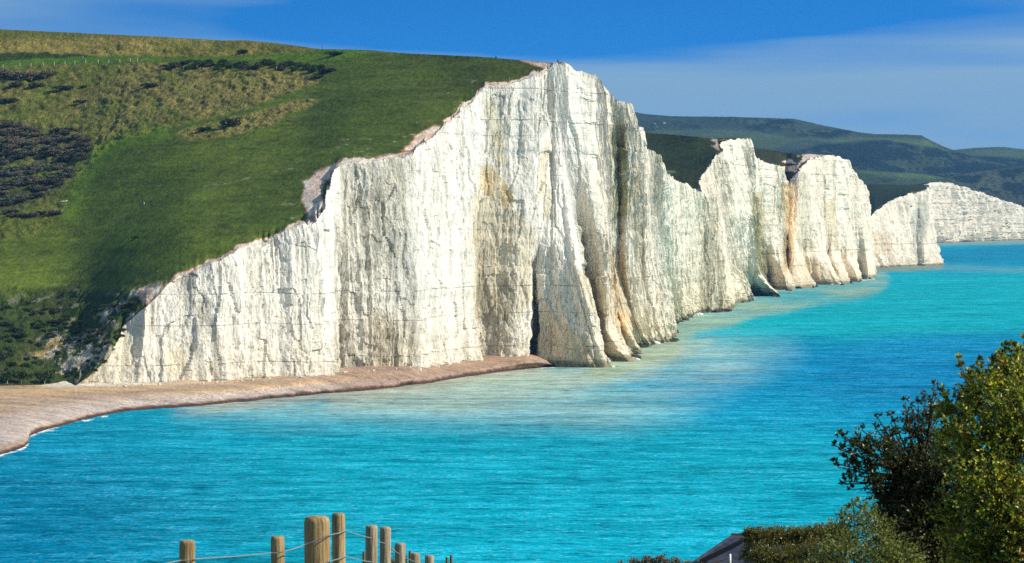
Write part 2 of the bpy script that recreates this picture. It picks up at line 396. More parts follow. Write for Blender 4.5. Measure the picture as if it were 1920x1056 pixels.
def tint_a(px, py, P, s, t):
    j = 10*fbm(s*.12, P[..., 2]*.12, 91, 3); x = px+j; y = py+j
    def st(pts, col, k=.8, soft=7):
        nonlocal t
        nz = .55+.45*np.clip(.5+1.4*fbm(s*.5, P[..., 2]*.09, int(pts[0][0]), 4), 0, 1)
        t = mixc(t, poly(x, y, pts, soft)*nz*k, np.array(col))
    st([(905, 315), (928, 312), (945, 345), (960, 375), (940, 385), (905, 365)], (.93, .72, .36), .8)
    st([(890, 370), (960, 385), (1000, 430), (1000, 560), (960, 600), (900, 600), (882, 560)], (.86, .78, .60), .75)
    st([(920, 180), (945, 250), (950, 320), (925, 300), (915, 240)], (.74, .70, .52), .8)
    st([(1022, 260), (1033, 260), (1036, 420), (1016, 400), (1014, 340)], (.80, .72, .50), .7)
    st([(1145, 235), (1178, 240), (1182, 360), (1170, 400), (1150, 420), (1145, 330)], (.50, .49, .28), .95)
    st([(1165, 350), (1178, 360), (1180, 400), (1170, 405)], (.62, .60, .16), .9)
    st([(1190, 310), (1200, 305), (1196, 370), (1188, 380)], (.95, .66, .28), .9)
    st([(1143, 470), (1172, 480), (1180, 590), (1175, 630), (1150, 590)], (.78, .62, .42), .9)  # warm brown of the shaded recess, put into the tint
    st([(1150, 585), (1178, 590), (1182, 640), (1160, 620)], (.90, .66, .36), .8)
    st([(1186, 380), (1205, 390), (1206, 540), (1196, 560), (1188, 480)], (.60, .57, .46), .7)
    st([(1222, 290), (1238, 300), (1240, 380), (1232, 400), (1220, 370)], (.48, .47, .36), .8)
    st([(1310, 400), (1345, 410), (1362, 500), (1366, 585), (1320, 585), (1305, 480)], (.84, .82, .74), .5)
    st([(1000, 560), (1075, 620), (1133, 690), (1010, 690)], (.98, .80, .56), .9)  # brown bounce light on the shaded buttress foot, painted in
    st([(632, 315), (775, 295), (772, 480), (700, 500), (640, 480)], (.86, .88, .86), .6)  # grey tint deepens the face turned from the sun
    st([(725, 430), (778, 430), (790, 650), (735, 640)], (.66, .68, .68), .7)
    st([(690, 590), (780, 600), (780, 695), (690, 690)], (.74, .66, .52), .6)
    st([(1075, 500), (1140, 520), (1145, 600), (1105, 590)], (.76, .68, .48), .65)  # shaded recess behind the buttress, browned in the tint
    st([(310, 660), (350, 660), (360, 705), (310, 700)], (.90, .80, .58), .7)
    st([(200, 600), (300, 560), (290, 640), (220, 690)], (.92, .86, .70), .5)
    t = mixc(t, (1-ss(2, 22, P[..., 2]))*.30, (.93, .86, .70))
    t = t*(1-.0*px[..., None])*(np.array((1, 1, 1))*(1-ss(1050, 1160, px))[..., None]+np.array((1.07, 1.01, .93))*ss(1050, 1160, px)[..., None])  # warmer, lighter tint on the right offsets bounce light from the sea
    sea = ss(1000, 1045, px)
    t2 = sea_foot(t, P, s); return t*(1-sea[..., None])+t2*sea[..., None]
def tint_b(px, py, P, s, t):
    j = 6*fbm(s*.08, P[..., 2]*.08, 93, 3); x = px+j; y = py+j
    def st(pts, col, k=.85, soft=4):
        nonlocal t
        t = mixc(t, poly(x, y, pts, soft)*k*(.6+.4*np.clip(.5+1.2*fbm(s*.3, P[..., 2]*.05, 7, 3), 0, 1)), np.array(col))
    st([(1411, 362), (1430, 365), (1438, 480), (1440, 520), (1420, 510), (1412, 430)], (.52, .48, .26), .9)
    st([(1340, 360), (1352, 380), (1362, 500), (1368, 570), (1345, 560)], (.66, .62, .50), .6)
    st([(1462, 345), (1492, 340), (1490, 420), (1488, 500), (1468, 520), (1470, 420)], (.98, .74, .40), .8)
    st([(1462, 430), (1482, 440), (1486, 510), (1470, 510)], (.50, .42, .28), .6)
    st([(1502, 320), (1515, 330), (1520, 470), (1500, 470)], (.62, .66, .58), .7)
    st([(1545, 380), (1566, 370), (1566, 460), (1552, 470)], (.60, .55, .36), .7)
    st([(1500, 480), (1535, 485), (1540, 520), (1510, 530)], (.62, .56, .38), .6)
    t = mixc(t, (1-ss(2, 26, P[..., 2]))*.25, (.92, .85, .68)); t = t*np.array((1.07, 1.01, .93))
    return sea_foot(t, P, s, 1.8)
def tint_d(px, py, P, s, t):
    t = mixc(t, np.full(px.shape, .45), (.95, .86, .72))
    t = mixc(t, poly(px, py, [(1710, 400), (1736, 370), (1742, 410), (1722, 500), (1712, 470)], 4)*.55, (.45, .52, .50))
    t = mixc(t, poly(px, py, [(1635, 440), (1670, 440), (1670, 480), (1635, 480)], 6)*.5, (.78, .66, .50))
    return sea_foot(t, P, s, 1.2)

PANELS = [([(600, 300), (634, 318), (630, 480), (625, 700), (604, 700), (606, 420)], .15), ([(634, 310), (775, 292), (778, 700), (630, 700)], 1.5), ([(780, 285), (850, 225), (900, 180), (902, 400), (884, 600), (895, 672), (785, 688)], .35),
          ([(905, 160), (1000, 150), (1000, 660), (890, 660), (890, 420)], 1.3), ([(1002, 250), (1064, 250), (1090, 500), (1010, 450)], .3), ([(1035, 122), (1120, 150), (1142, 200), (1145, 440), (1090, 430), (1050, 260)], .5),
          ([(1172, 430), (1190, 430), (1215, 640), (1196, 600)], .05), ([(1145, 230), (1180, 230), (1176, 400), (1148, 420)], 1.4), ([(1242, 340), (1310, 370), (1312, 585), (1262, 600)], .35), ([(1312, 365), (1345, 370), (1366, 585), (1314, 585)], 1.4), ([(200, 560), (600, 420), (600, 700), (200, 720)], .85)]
A_K = [
 [(140, 722, 750), (165, 708, 749)], [(190, 723, 753), (205, 672, 756)], [(225, 724, 756), (228, 615, 766)],
 [(280, 724, 758), (275, 578, 766)], [(310, 723, 759), (305, 547, 768)], [(350, 719, 762), (342, 514, 774)],
 [(400, 716, 768), (400, 495, 776)], [(450, 714, 775), (448, 467, 783)], [(500, 711, 781), (495, 447, 793)],
 [(560, 706, 788), (553, 425, 796)], [(590, 703, 792), (592, 418, 799)], [(604, 702, 796), (604, 392, 803)],
 [(613, 701, 808), (612, 350, 815)], [(624, 700, 819), (626, 320, 829)],
 [(632, 699, 821), (632, 450, 828), (640, 309, 834)], [(700, 692, 824), (692, 304, 838)], [(772, 689, 830), (772, 289, 845)],
 [(779, 689, 837), (780, 279, 851)], [(830, 684, 863), (830, 237, 876)], [(852, 681, 877), (848, 222, 890)],
 [(897, 674, 893), (882, 590, 898), (890, 400, 900), (902, 260, 902), (905, 167, 904)],
 [(906, 672, 899), (896, 560, 903), (904, 400, 904), (914, 260, 905), (916, 162, 906)],
 [(940, 671, 897), (940, 500, 905), (942, 260, 908), (945, 157, 909)],
 [(972, 670, 899), (972, 500, 905), (976, 300, 910), (978, 150, 912)],
 [(988, 668, 902), (994, 600, 905), (992, 450, 908), (1000, 300, 912), (1000, 144, 914)],
 [(998, 667, 922), (1003, 600, 919), (1004, 520, 913), (1006, 440, 911), (1012, 300, 916), (1014, 140, 917)],
 [(1006, 669, 908), (1010, 600, 909), (1012, 520, 910), (1014, 440, 912), (1022, 300, 918), (1022, 136, 919)],
 [(1068, 689, 904.5), (1050, 600, 908), (1038, 510, 910), (1034, 440, 913), (1036, 300, 921), (1030, 132, 921)],
 [(1112, 691, 900.5), (1090, 600, 904), (1064, 510, 907), (1050, 420, 914), (1042, 260, 922), (1034, 126, 921.5)],
 [(1133, 689, 902), (1118, 630, 903), (1086, 510, 906), (1064, 400, 916), (1048, 250, 923), (1038, 121, 922)],
 [(1124, 672, 948), (1118, 600, 950), (1092, 500, 946), (1076, 400, 936), (1060, 250, 928), (1058, 120.5, 927)],
 [(1134, 668, 947), (1134, 600, 946), (1120, 480, 939), (1110, 380, 934), (1105, 300, 934), (1088, 131, 934)],
 [(1187, 678, 937), (1162, 650, 938), (1138, 622, 941), (1136, 560, 941), (1130, 450, 937), (1122, 300, 939), (1116, 141, 938)],
 [(1166, 655, 985), (1150, 570, 985), (1142, 450, 965), (1136, 300, 950), (1126, 160, 942)],
 [(1203, 664, 984), (1180, 630, 981), (1158, 580, 979), (1147, 500, 974), (1146, 300, 957), (1140, 175, 947)],
 [(1190, 650, 1030), (1182, 610, 1022), (1153, 500, 1010), (1150, 300, 980), (1148, 183, 955)],
 [(1216, 650, 1036), (1194, 600, 1020), (1172, 500, 1000), (1174, 300, 972), (1165, 192.5, 960)],
 [(1218, 642, 1068), (1205, 590, 1050), (1190, 480, 1036), (1186, 300, 1004), (1182, 195, 985)],
 [(1208, 641, 1070), (1204, 560, 1062), (1197, 450, 1046), (1193, 300, 1012), (1187, 236, 996)],
 [(1222, 644.5, 1058), (1212, 560, 1050), (1206, 450, 1040), (1206, 330, 1025), (1203, 241, 1014)],
 [(1252, 642, 1069), (1240, 570, 1060), (1222, 480, 1052), (1214, 400, 1046), (1209, 320, 1042), (1206, 277, 1040)],
 [(1250, 625, 1140), (1242, 560, 1130), (1230, 480, 1110), (1220, 400, 1090), (1228, 289, 1070)],
 [(1253, 612, 1200), (1250, 540, 1180), (1243, 450, 1160), (1234, 380, 1110), (1237, 292, 1084)],
 [(1262, 606, 1240), (1258, 540, 1220), (1252, 450, 1190), (1245, 325, 1160)],
 [(1287, 598, 1290), (1276, 560, 1284), (1270, 500, 1274), (1266, 338, 1262)],
 [(1310, 587, 1360), (1310, 450, 1350), (1306, 357, 1340)],
 [(1348, 585, 1372), (1336, 450, 1362), (1325, 365, 1354)],
 [(1366, 583, 1387), (1358, 500, 1384), (1345, 420, 1382), (1341, 370, 1382)],
 [(1366, 572, 1469), (1358, 500, 1480), (1348, 420, 1480), (1338, 378, 1480)]]
B_K = [
 [(1318, 576, 1438), (1314, 450, 1448), (1311, 356, 1455)], [(1338, 574, 1453), (1325, 450, 1465), (1307, 342, 1470)],
 [(1362, 573, 1461), (1345, 450, 1475), (1319, 325, 1482)],
 [(1409, 562, 1552), (1390, 525, 1535), (1370, 494, 1515), (1360, 420, 1505), (1342, 295, 1502)],
 [(1388, 556, 1606), (1385, 500, 1560), (1375, 400, 1525), (1353, 283, 1515)],
 [(1405, 553, 1635), (1400, 500, 1580), (1388, 400, 1545), (1347, 264, 1532)],
 [(1467, 556, 1606), (1438, 534, 1605), (1422, 515, 1600), (1416, 480, 1590), (1408, 400, 1570), (1385, 261, 1560)],
 [(1430, 546, 1700), (1420, 500, 1640), (1412, 400, 1600), (1404, 260, 1580)],
 [(1425, 542, 1740), (1416, 480, 1720), (1413, 400, 1700), (1408, 291, 1690)],
 [(1442, 541, 1755), (1437, 450, 1735), (1432, 360, 1720), (1430, 302, 1715)],
 [(1480, 544, 1727), (1465, 502, 1740), (1455, 450, 1743), (1450, 400, 1740), (1450, 309, 1735)],
 [(1472, 533, 1850), (1470, 450, 1800), (1469, 330, 1770), (1468, 318, 1765)],
 [(1473, 530, 1890), (1472, 450, 1880), (1472, 345, 1860)]]
C_K = [
 [(1468, 537, 1805), (1472, 450, 1840), (1473, 372, 1856)], [(1492, 541, 1761), (1485, 500, 1800), (1482, 420, 1830), (1485, 336, 1850)],
 [(1529, 539, 1784), (1511, 509, 1800), (1496, 473, 1820), (1492, 400, 1835), (1496, 321, 1850)],
 [(1516, 533, 1856), (1506, 480, 1860), (1503, 400, 1860), (1506, 309, 1862)],
 [(1574, 535, 1831), (1554, 502, 1855), (1536, 471, 1870), (1525, 400, 1875), (1519, 298, 1880)],
 [(1552, 528, 1921), (1548, 480, 1910), (1542, 400, 1905), (1541, 292, 1905)],
 [(1589, 532, 1869), (1576, 509, 1885), (1560, 476, 1905), (1555, 400, 1915), (1556, 291.5, 1918)],
 [(1578, 526, 1948), (1570, 470, 1945), (1567, 400, 1940), (1567, 292, 1940)],
 [(1611, 529, 1907), (1604, 511, 1925), (1594, 487, 1945), (1588, 400, 1955), (1581, 297, 1958)],
 [(1608, 523, 1990), (1605, 450, 1985), (1600, 380, 1980), (1593, 302, 1975)],
 [(1628, 524, 1976), (1626, 470, 1985), (1612, 380, 1990), (1597, 319, 1992)],
 [(1632, 522, 2005), (1628, 470, 2010), (1625, 416, 2015), (1621, 345, 2020)],
 [(1630, 515, 2113), (1627, 470, 2120), (1623, 400, 2120), (1619, 352, 2120)]]
D_K = [
 [(1610, 504, 2308), (1610, 424, 2330)], [(1630, 503, 2328), (1625, 414, 2340)], [(1660, 502, 2348), (1640, 397, 2362)],
 [(1690, 500, 2389), (1664, 379, 2405)], [(1708, 499, 2410), (1708, 430, 2418), (1700, 363, 2428)],
 [(1716, 498, 2431), (1712, 430, 2450), (1716, 360, 2458)], [(1735, 498.5, 2420), (1728, 430, 2450), (1728, 358, 2462)],
 [(1757, 497, 2453), (1748, 460, 2468), (1738, 400, 2474), (1736, 357, 2480)],
 [(1756, 493, 2543), (1750, 460, 2555), (1741, 400, 2560), (1738, 350, 2572)]]
E_K = [
 [(1725, 456, 3869), (1725, 350, 3890)], [(1745, 455.7, 3886), (1744, 342.5, 3905)], [(1765, 455, 3924), (1760, 341.5, 3945)],
 [(1790, 454, 3981), (1782, 344, 4000)], [(1812, 453.6, 4004), (1812, 352, 4022)], [(1830, 453, 4040), (1830, 359, 4058)],
 [(1855, 452, 4100), (1855, 367, 4118)], [(1880, 451, 4162), (1880, 376, 4180)], [(1905, 450, 4226), (1906, 383, 4244)],
 [(1925, 449.5, 4259), (1925, 391, 4280)], [(2000, 447, 4431), (2000, 415, 4450)], [(2120, 444, 4656), (2120, 433, 4680)]]

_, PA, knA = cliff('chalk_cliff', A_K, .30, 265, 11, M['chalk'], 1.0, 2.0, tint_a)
_, PB, knB = cliff('chalk_headland', B_K, .42, 170, 31, M['chalk_far'], 1.25, 2.0, tint_b, 1.2)
_, PC, knC = cliff('chalk_headland', C_K, .42, 150, 57, M['chalk_far'], 1.25, 2.0, tint_b, 1.2)
_, PD, knD = cliff('chalk_headland', D_K, .55, 100, 71, M['chalk_far'], 1.6, 2.0, tint_d, 1.2)
_, PE, knE = cliff('far_chalk_cliff', E_K, .6, 80, 83, M['chalk_far'], 3.6, 2.0, tint_d, 1.2)

# ------------------------------------------------------------------ grass tops
def smooth_table(tab, x):
    xs = np.linspace(-400, 1200, 801); k = np.hanning(83); k /= k.sum()
    return [np.interp(x, xs, np.convolve(np.pad(np.interp(xs, tab[:, 0], tab[:, c]), 41, mode='edge'), k, 'same')[41:-41]) for c in (1, 2)]
def hill(name, E, ridge, mat, rows, color_fn, back=None, expo=1.2, relief=None, flip=False, base=None, ymod=None):
    """E: (n,3) lower edge points; ridge: list of (px,py,Y), matched to E either by px or by index"""
    ex, ey = PX(E); eY = E[:, 1]
    r = np.array(ridge, float)
    if len(r) == len(E): rx, ry, rY = r.T
    else: rx = ex; ry = np.interp(ex, r[:, 0], r[:, 1]); rY = np.interp(ex, r[:, 0], r[:, 2])
    ry = np.minimum(ry, ey-.3); rY = np.maximum(rY, eY+.5)
    t = np.linspace(0, 1, rows)[:, None]
    x = ex*(1-t)+rx*t; y = ey*(1-t)+ry*t
    xm = np.maximum.accumulate(ex) if base is not None else ex
    if base is not None:
        kk = np.hanning(27); kk /= kk.sum(); xm = np.convolve(np.pad(xm, 13, mode='reflect', reflect_type='odd'), kk, 'same')[13:-13]
        x = xm+(ex-xm)*np.exp(-(ey-y)/4.0)+0*y
    if base is None: Y = eY*(1-t**expo)+rY*t**expo
    else:
        b = np.array(base, float)
        sb = smooth_table(b, x); sr = smooth_table(r, x)
        def fy(y, p0, Y0, pr, Yr):
            k = (p0-y)/(p0-pr); return Y0+(Yr-Y0)*np.where(k > 0, np.abs(k)**expo, 1.3*k)
        q = fy(y, sb[0], sb[1], sr[0], sr[1]); xs = np.arange(-400, 1200, 1.0)
        e0 = smooth_table(b, xm); e1 = smooth_table(r, xm); res = np.interp(xs, xm, eY-fy(ey, e0[0], e0[1], e1[0], e1[1]))
        lev = np.clip(np.log2(np.maximum(ey-y, 1e-3)*2.5), 0, 6.99); cor = np.zeros_like(q); prev = None
        for k in range(8):                       # the edge's irregularity spreads and dies out with distance from it
            ww = 2**k*2+1; kk = np.hanning(ww*2+1); kk /= kk.sum(); cur = np.interp(x, xs, np.convolve(np.pad(res, ww, mode='edge'), kk, 'same')[ww:-ww])
            f_ = np.clip(1-np.abs(lev-k), 0, 1); cor += f_*cur
        Y = q+cor*np.exp(-(ey-y)/28.0)
        if ymod is not None: Y = Y+ymod(x, y)*(1-np.exp(-(ey-y)/5.0))
    y = y+np.where(t > .985, .25*vn(x*.35, 0*x, 4)+.2*vn(x*.9, 0*x, 5), 0)
    P = W(x, y, Y); P[0] = E
    if relief is not None:
        dz = relief(x, y, P)*np.clip(t*25, 0, 1); P[..., 2] += dz*np.where(t > .97, (1-t)/.03, 1)
    col, ro = color_fn(x, y, P, (ey-y))
    if back:
        B = [P]; cB = [col]; rB = [ro]
        for dY, dy in back:
            B.append(W(rx, ry+dy, rY+dY)[None]); cB.append(col[-1:]); rB.append(ro[-1:])
        P = np.concatenate(B, 0); col = np.concatenate(cB, 0); ro = np.concatenate(rB, 0)
    o = grid(name, P, mat, {'sward': col.reshape(-1, 3), 'rough': ro.ravel()}, flip); structure(o)
    return o, P, x, y

TURF = (.064, .093, .013); TURF2 = (.112, .150, .018); DARKT = (.020, .034, .010)
OLIVE = (.15, .15, .028); TAN = (.30, .235, .06); BRIGHT = (.13, .21, .016); SOIL = (.60, .44, .35); CHALKC = (.62, .58, .50)
R1 = [(-300, 132), (0, 128), (150, 123), (330, 114), (520, 130), (605, 140), (582, 154), (500, 187), (430, 207), (300, 247), (230, 264), (185, 292), (145, 350), (128, 400), (60, 440), (0, 448), (-300, 480)]
R2 = [(328, 256), (360, 236), (430, 216), (500, 200), (575, 183), (602, 186), (560, 206), (500, 236), (430, 256), (360, 266)]
SOILP = [[(570, 342), (590, 330), (640, 304), (700, 297), (772, 281), (772, 291), (692, 306), (640, 311), (622, 324), (606, 350), (606, 392), (592, 419), (556, 425), (578, 410), (567, 380)],
         [(774, 262), (790, 242), (810, 232), (833, 236), (801, 261), (782, 281), (752, 280)],
         [(978, 114), (1010, 115), (1040, 119), (1035, 133)], [(258, 548), (300, 537), (312, 545), (290, 572), (262, 572), (268, 556)]]
def col_main(x, y, P, dE):
    wx = P[..., 0]; wz = P[..., 2]; wy = P[..., 1]
    n = fbm(wx*.05, wz*.08, 3, 4); n2 = fbm(wx*.25, wz*.35, 8, 4); n3 = fbm(wx*.8, wz*.9, 12, 3)
    j = 9*n2+5*n3
    c = np.broadcast_to(np.array(TURF), P.shape).copy()
    c = mixc(c, np.clip(.5-(x-300)/700+.9*n, 0, 1), TURF2)
    ter = fbm(wx*.05+wy*.02, wz*1.1, 19, 3); c = c*(1.06+.22*ter[..., None]); c = mixc(c, ss(.18, .5, fbm(wx*.10, wz*.9, 29, 4, .6))*.3, (.13, .145, .03)); c = mixc(c, ss(.22, .45, fbm(wx*.22, wz*1.4, 39, 3, .6))*.45, (.035, .055, .012))
    c = mixc(c, ss(640, 1000, x)*.55, (.044, .054, .013))
    rough = np.full(x.shape, .12)
    up = poly(x, y+j*.2, [(-300, 20), (0, 40), (640, 80), (560, 100), (330, 106), (180, 109), (0, 97), (-300, 85)], 4)
    c = mixc(c, up, mixc(np.broadcast_to(np.array(OLIVE), P.shape), np.clip(.75-(x-250)/330+1.0*n2, 0, 1)*ss(62, 78, y+.02*x*0+n*6), TAN)); rough = np.maximum(rough, up*.7)
    m = poly(x, y+j*.2, [(-300, 84), (0, 96), (150, 103), (190, 110), (0, 113), (-300, 108)], 2); c = mixc(c, m, (.045, .07, .012)); rough = np.maximum(rough, m*.8)
    m = poly(x, y+j*.1, [(-300, 110), (0, 113), (180, 108), (330, 106), (430, 106), (640, 96), (700, 100), (640, 115), (400, 110), (330, 112), (150, 121), (0, 126), (-300, 132)], 2); c = mixc(c, m, (.085, .155, .014))
    r = np.maximum(poly(x+j*.5, y+j*.5, R1, 3), poly(x+j*.3, y+j*.4, R2, 3))
    rc = mixc(np.broadcast_to(np.array((.15, .17, .028)), P.shape), np.clip(.25+(x-100)/420+1.3*n2+.5*n, 0, 1), (.25, .21, .06))
    rc = mixc(rc, np.clip(n3*1.4+n2*.7-.05, 0, 1)*.7, (.035, .05, .010))
    rc = mixc(rc, poly(x, y+j, [(-300, 270), (60, 290), (130, 350), (120, 420), (0, 440), (-300, 470)], 20)*.35, (.07, .10, .012))
    c = mixc(c, r, rc); rough = np.maximum(rough, r)
    c = mixc(c, line(x, y+n2*3, [(130, 400), (145, 352), (185, 294), (232, 266), (300, 250)], 22)*.6, BRIGHT)
    c = mixc(c, line(x, y+n2*2, [(205, 262), (350, 266), (520, 273), (700, 290)], 3.5)*.6, (.085, .125, .018))
    c = mixc(c, line(x, y+n2*5, [(380, 352), (440, 343), (490, 331), (548, 318)], 2.2)*np.clip(.3+n3*2.5, 0, 1), (.22, .21, .12))
    c = mixc(c, line(x, y+n2*2, [(475, 250), (508, 202)], 3)*.7, (.04, .07, .01))
    c = mixc(c, line(x, y, [(350, 142), (460, 144), (630, 147)], 2)*.6, (.07, .06, .02))
    sc = poly(x+j, y+j, [(-60, 226), (40, 226), (80, 240), (150, 258), (176, 285), (150, 335), (100, 368), (40, 388), (-60, 392)], 10)*ss(-.35, .0, n2+n3); c = mixc(c, sc*.75, (.085, .085, .05)); rough = np.maximum(rough, sc)
    # scrub slope and broken chalk at the low end
    low = poly(x+j*1.5, y+j, [(-300, 560), (0, 548), (140, 540), (225, 548), (290, 560), (240, 610), (150, 740), (-300, 740)], 10)
    c = mixc(c, low, mixc(np.broadcast_to(np.array((.050, .075, .018)), P.shape), np.clip(n2*1.5, 0, 1), (.09, .085, .03))); rough = np.maximum(rough, low)
    ch = np.maximum(poly(x, y, [(180, 600), (235, 565), (265, 540), (312, 536), (300, 570), (262, 602), (205, 612)], 12), poly(x, y, [(62, 668), (110, 628), (190, 632), (215, 660), (190, 722), (120, 722), (95, 690)], 14))
    strk = fbm(wx*.16+wz*.10, wz*.5-wx*.16, 21, 4, .6)
    chm = ch*ss(-.05, .16, strk+.7*n3+.5*fbm(wx*1.6, wz*2.2, 27, 2)); c = mixc(c, chm*.85, (.58, .52, .42)); rough = np.maximum(rough, chm*.5)
    c = mixc(c, poly(x+j, y+j, [(60, 668), (100, 636), (118, 640), (80, 672)], 5)*.7, (.50, .33, .14))
    c = mixc(c, low*ss(.38, .50, strk)*.5, (.42, .38, .30))
    # bare soil rim along the cliff edge, with turf tongues
    nar = fbm(x*.012, 0*x, 31, 3); tong = fbm(wx*.35, wz*.9, 41, 4)
    rim = (1-ss(2.0, 4.5, dE-(3.5*nar+7*np.clip(tong, -.5, 1)+2.2)))*ss(300, 330, x)
    for q in SOILP: rim = np.maximum(rim, poly(x+7*tong, y+3*tong, q, 2.5))
    rim2 = np.clip(rim, 0, 1)
    c = mixc(c, rim2, mixc(np.broadcast_to(np.array(SOIL), P.shape), np.clip(.4+1.5*n2, 0, 1), (.58, .52, .44)))
    edge = np.clip(4*rim2*(1-rim2), 0, 1); c = mixc(c, edge*.75, (.33, .15, .085))
    sp = ss(.55, .62, fbm(wx*.5, wz*1.6, 77, 3))*ss(430, 520, x)*ss(0, 1, 60-dE)*.6; c = mixc(c, np.clip(sp, 0, 1), (.30, .27, .20))
    return c, np.clip(rough, 0, 1)
def relief_main(x, y, P):
    wx, wy = P[..., 0], P[..., 1]
    r = np.maximum(poly(x, y, R1, 8), poly(x, y, R2, 5)); r = np.maximum(r, poly(x, y, [(-300, 20), (0, 45), (640, 80), (560, 100), (0, 112), (-300, 100)], 4)*.8)
    low = poly(x, y, [(-300, 560), (0, 548), (140, 540), (290, 550), (240, 610), (150, 740), (-300, 740)], 14)
    a = .18*fbm(wx*.25, wy*.25, 2, 3)+r*.75*fbm(wx*.55+wy*.2, wy*.20-wx*.1, 6, 4, .6)
    a += low*(1.6*fbm(wx*.16, wy*.16, 9, 4, .6)+.5*fbm(wx*.7, wy*.5, 10, 3))
    return a+1.0*fbm(wx*.03, wy*.03, 15, 2)

iA = np.argmax(PX(PA[-1])[0] > 1046)
edgeA = PA[-1, :iA]
ext = W(np.linspace(-300, 138, 170), 722, np.linspace(734, 748, 170)); ext[:, 2] -= .3
EM = np.concatenate([ext, edgeA[::1]], 0)
m_ = np.concatenate([[True], np.diff(np.maximum.accumulate(PX(EM)[0])) > 0]); 
RIDGE = [(-300, 33, 1140), (0, 55, 1080), (170, 63, 1058), (300, 69, 1040), (420, 76, 1020), (460, 75.5, 1012), (510, 80, 1003), (600, 92, 985), (690, 94, 968), (760, 100, 955), (900, 106.5, 934), (980, 113, 926), (1050, 119.5, 924)]
hill_obj, PH, HX, HY = hill('grass_hill', EM, RIDGE, M['ground'], 430, col_main, [(12, 1.5), (40, 4), (120, 12), (300, 40)], 1.15, relief_main, False,
    [(-400, 722, 728), (138, 722, 748), (240, 600, 758), (345, 512, 768), (448, 467, 783), (553, 425, 796), (590, 405, 803), (622, 335, 828), (700, 306, 838), (780, 279, 850), (846, 222, 888), (905, 167, 905), (990, 145, 914), (1030, 133, 920), (1060, 125, 924), (1200, 122, 930)],
    lambda x, y: 0*x)
def on_hill(px, py):
    d = (HX-px)**2+(HY-py)**2; i = np.unravel_index(np.argmin(d), d.shape); return PH[i]

# plateau behind the rest of the front cliff edge
topA = PA[-1, iA-1:]
lay = [topA]
for dx, dy, dz in ((-2.5, 3, -.35), (-8, 10, -2.0), (-25, 28, -5), (-70, 60, -22)): lay.append(topA+np.array((dx, dy, dz)))
G = np.stack(lay, 0); gc = np.broadcast_to(np.array(DARKT), G.shape).copy(); gc[:3] = (.62, .57, .49)
structure(grid('grass_plateau', G, M['ground'], {'sward': gc.reshape(-1, 3), 'rough': np.full(G.shape[:2], .2).ravel()}))

def col_mid(base, soilw=2.0, patches=()):
    def fn(x, y, P, dE):
        wx, wy, wz = P[..., 0], P[..., 1], P[..., 2]
        n = fbm(wx*.03, wz*.06, 3, 4); n3 = fbm(wx*.2, wz*.4, 12, 3)
        c = np.broadcast_to(np.array(base), P.shape).copy()*(1+.35*n[..., None])
        rim = 1-ss(soilw*.4, soilw, dE+2*n3); c = mixc(c, rim*.8, (.24, .14, .09))
        for q, col, th in patches:
            c = mixc(c, poly(x+3*n3, y+2*n3, q, 2)*ss(th-.1, th+.1, n3+.3*n), col)
        return c, np.full(x.shape, .25)
    return fn
def dens(pts, n):
    p = np.array(pts, float); d = np.concatenate([[0], np.cumsum(np.abs(np.diff(p[:, 0]))+np.abs(np.diff(p[:, 1]))+.01)])
    q = np.linspace(0, d[-1], n); return np.stack([np.interp(q, d, p[:, k]) for k in range(p.shape[1])], 1)
def pair_hill(name, pairs, mat, rows, fn, n=160, back=None, expo=1.1, relief=None):
    a = dens([(*p, *q) for p, q in pairs], n)
    E = W(a[:, 0], a[:, 1], a[:, 2])
    return hill(name, E, a[:, 3:6], mat, rows, fn, back, expo, relief)
DK2 = (.026, .036, .010)
pair_hill('grass_saddle', [((1170, 330, 1440), (1170, 245, 1590)), ((1240, 348, 1448), (1240, 251, 1565)), ((1300, 358, 1454), (1300, 256, 1540)), ((1311, 356, 1455), (1310, 257, 1538)),
    ((1307, 342, 1471), (1312, 257.5, 1538)), ((1319, 325, 1483), (1322, 258.5, 1537)), ((1342, 295, 1503), (1336, 260, 1536)), ((1353, 283, 1516), (1342, 260.3, 1537)), ((1347, 264, 1533), (1350, 259.5, 1545)), ((1385, 261, 1561), (1385, 258.5, 1572)), ((1405, 260, 1581), (1405, 259, 1590))],
    M['ground_mid'], 110, col_mid(DK2, 2.2, [([(1295, 256), (1345, 259), (1350, 284), (1325, 268)], (.34, .27, .20), .0), ([(1245, 320), (1275, 321), (1275, 325), (1245, 324)], (.12, .13, .06), -.1)]), 200, [(60, 4), (200, 20)])
pair_hill('grass_saddle', [((1395, 305, 1770), (1395, 275, 1905)), ((1430, 312, 1785), (1430, 280, 1900)), ((1455, 330, 1800), (1455, 283, 1895)), ((1468, 352, 1840), (1470, 286, 1892)), ((1474, 374, 1855), (1476, 286.5, 1890)),
    ((1485, 336, 1851), (1484, 287, 1888)), ((1496, 321, 1851), (1494, 288, 1888)), ((1506, 309, 1863), (1503, 288.3, 1890)), ((1519, 298, 1881), (1516, 289, 1897)), ((1541, 292, 1906), (1541, 290, 1915)), ((1567, 292, 1941), (1567, 291, 1950))],
    M['ground_mid'], 90, col_mid((.036, .040, .012), 1.6, [([(1452, 312), (1480, 298), (1502, 306), (1486, 340), (1474, 374), (1466, 340)], (.70, .56, .44), -.02), ([(1494, 291), (1520, 288), (1545, 291), (1516, 300), (1503, 306)], (.50, .42, .36), -.5), ([(1468, 345), (1488, 345), (1482, 372), (1470, 372)], (.42, .24, .09), -.2)]), 200, [(60, 4), (200, 20)])
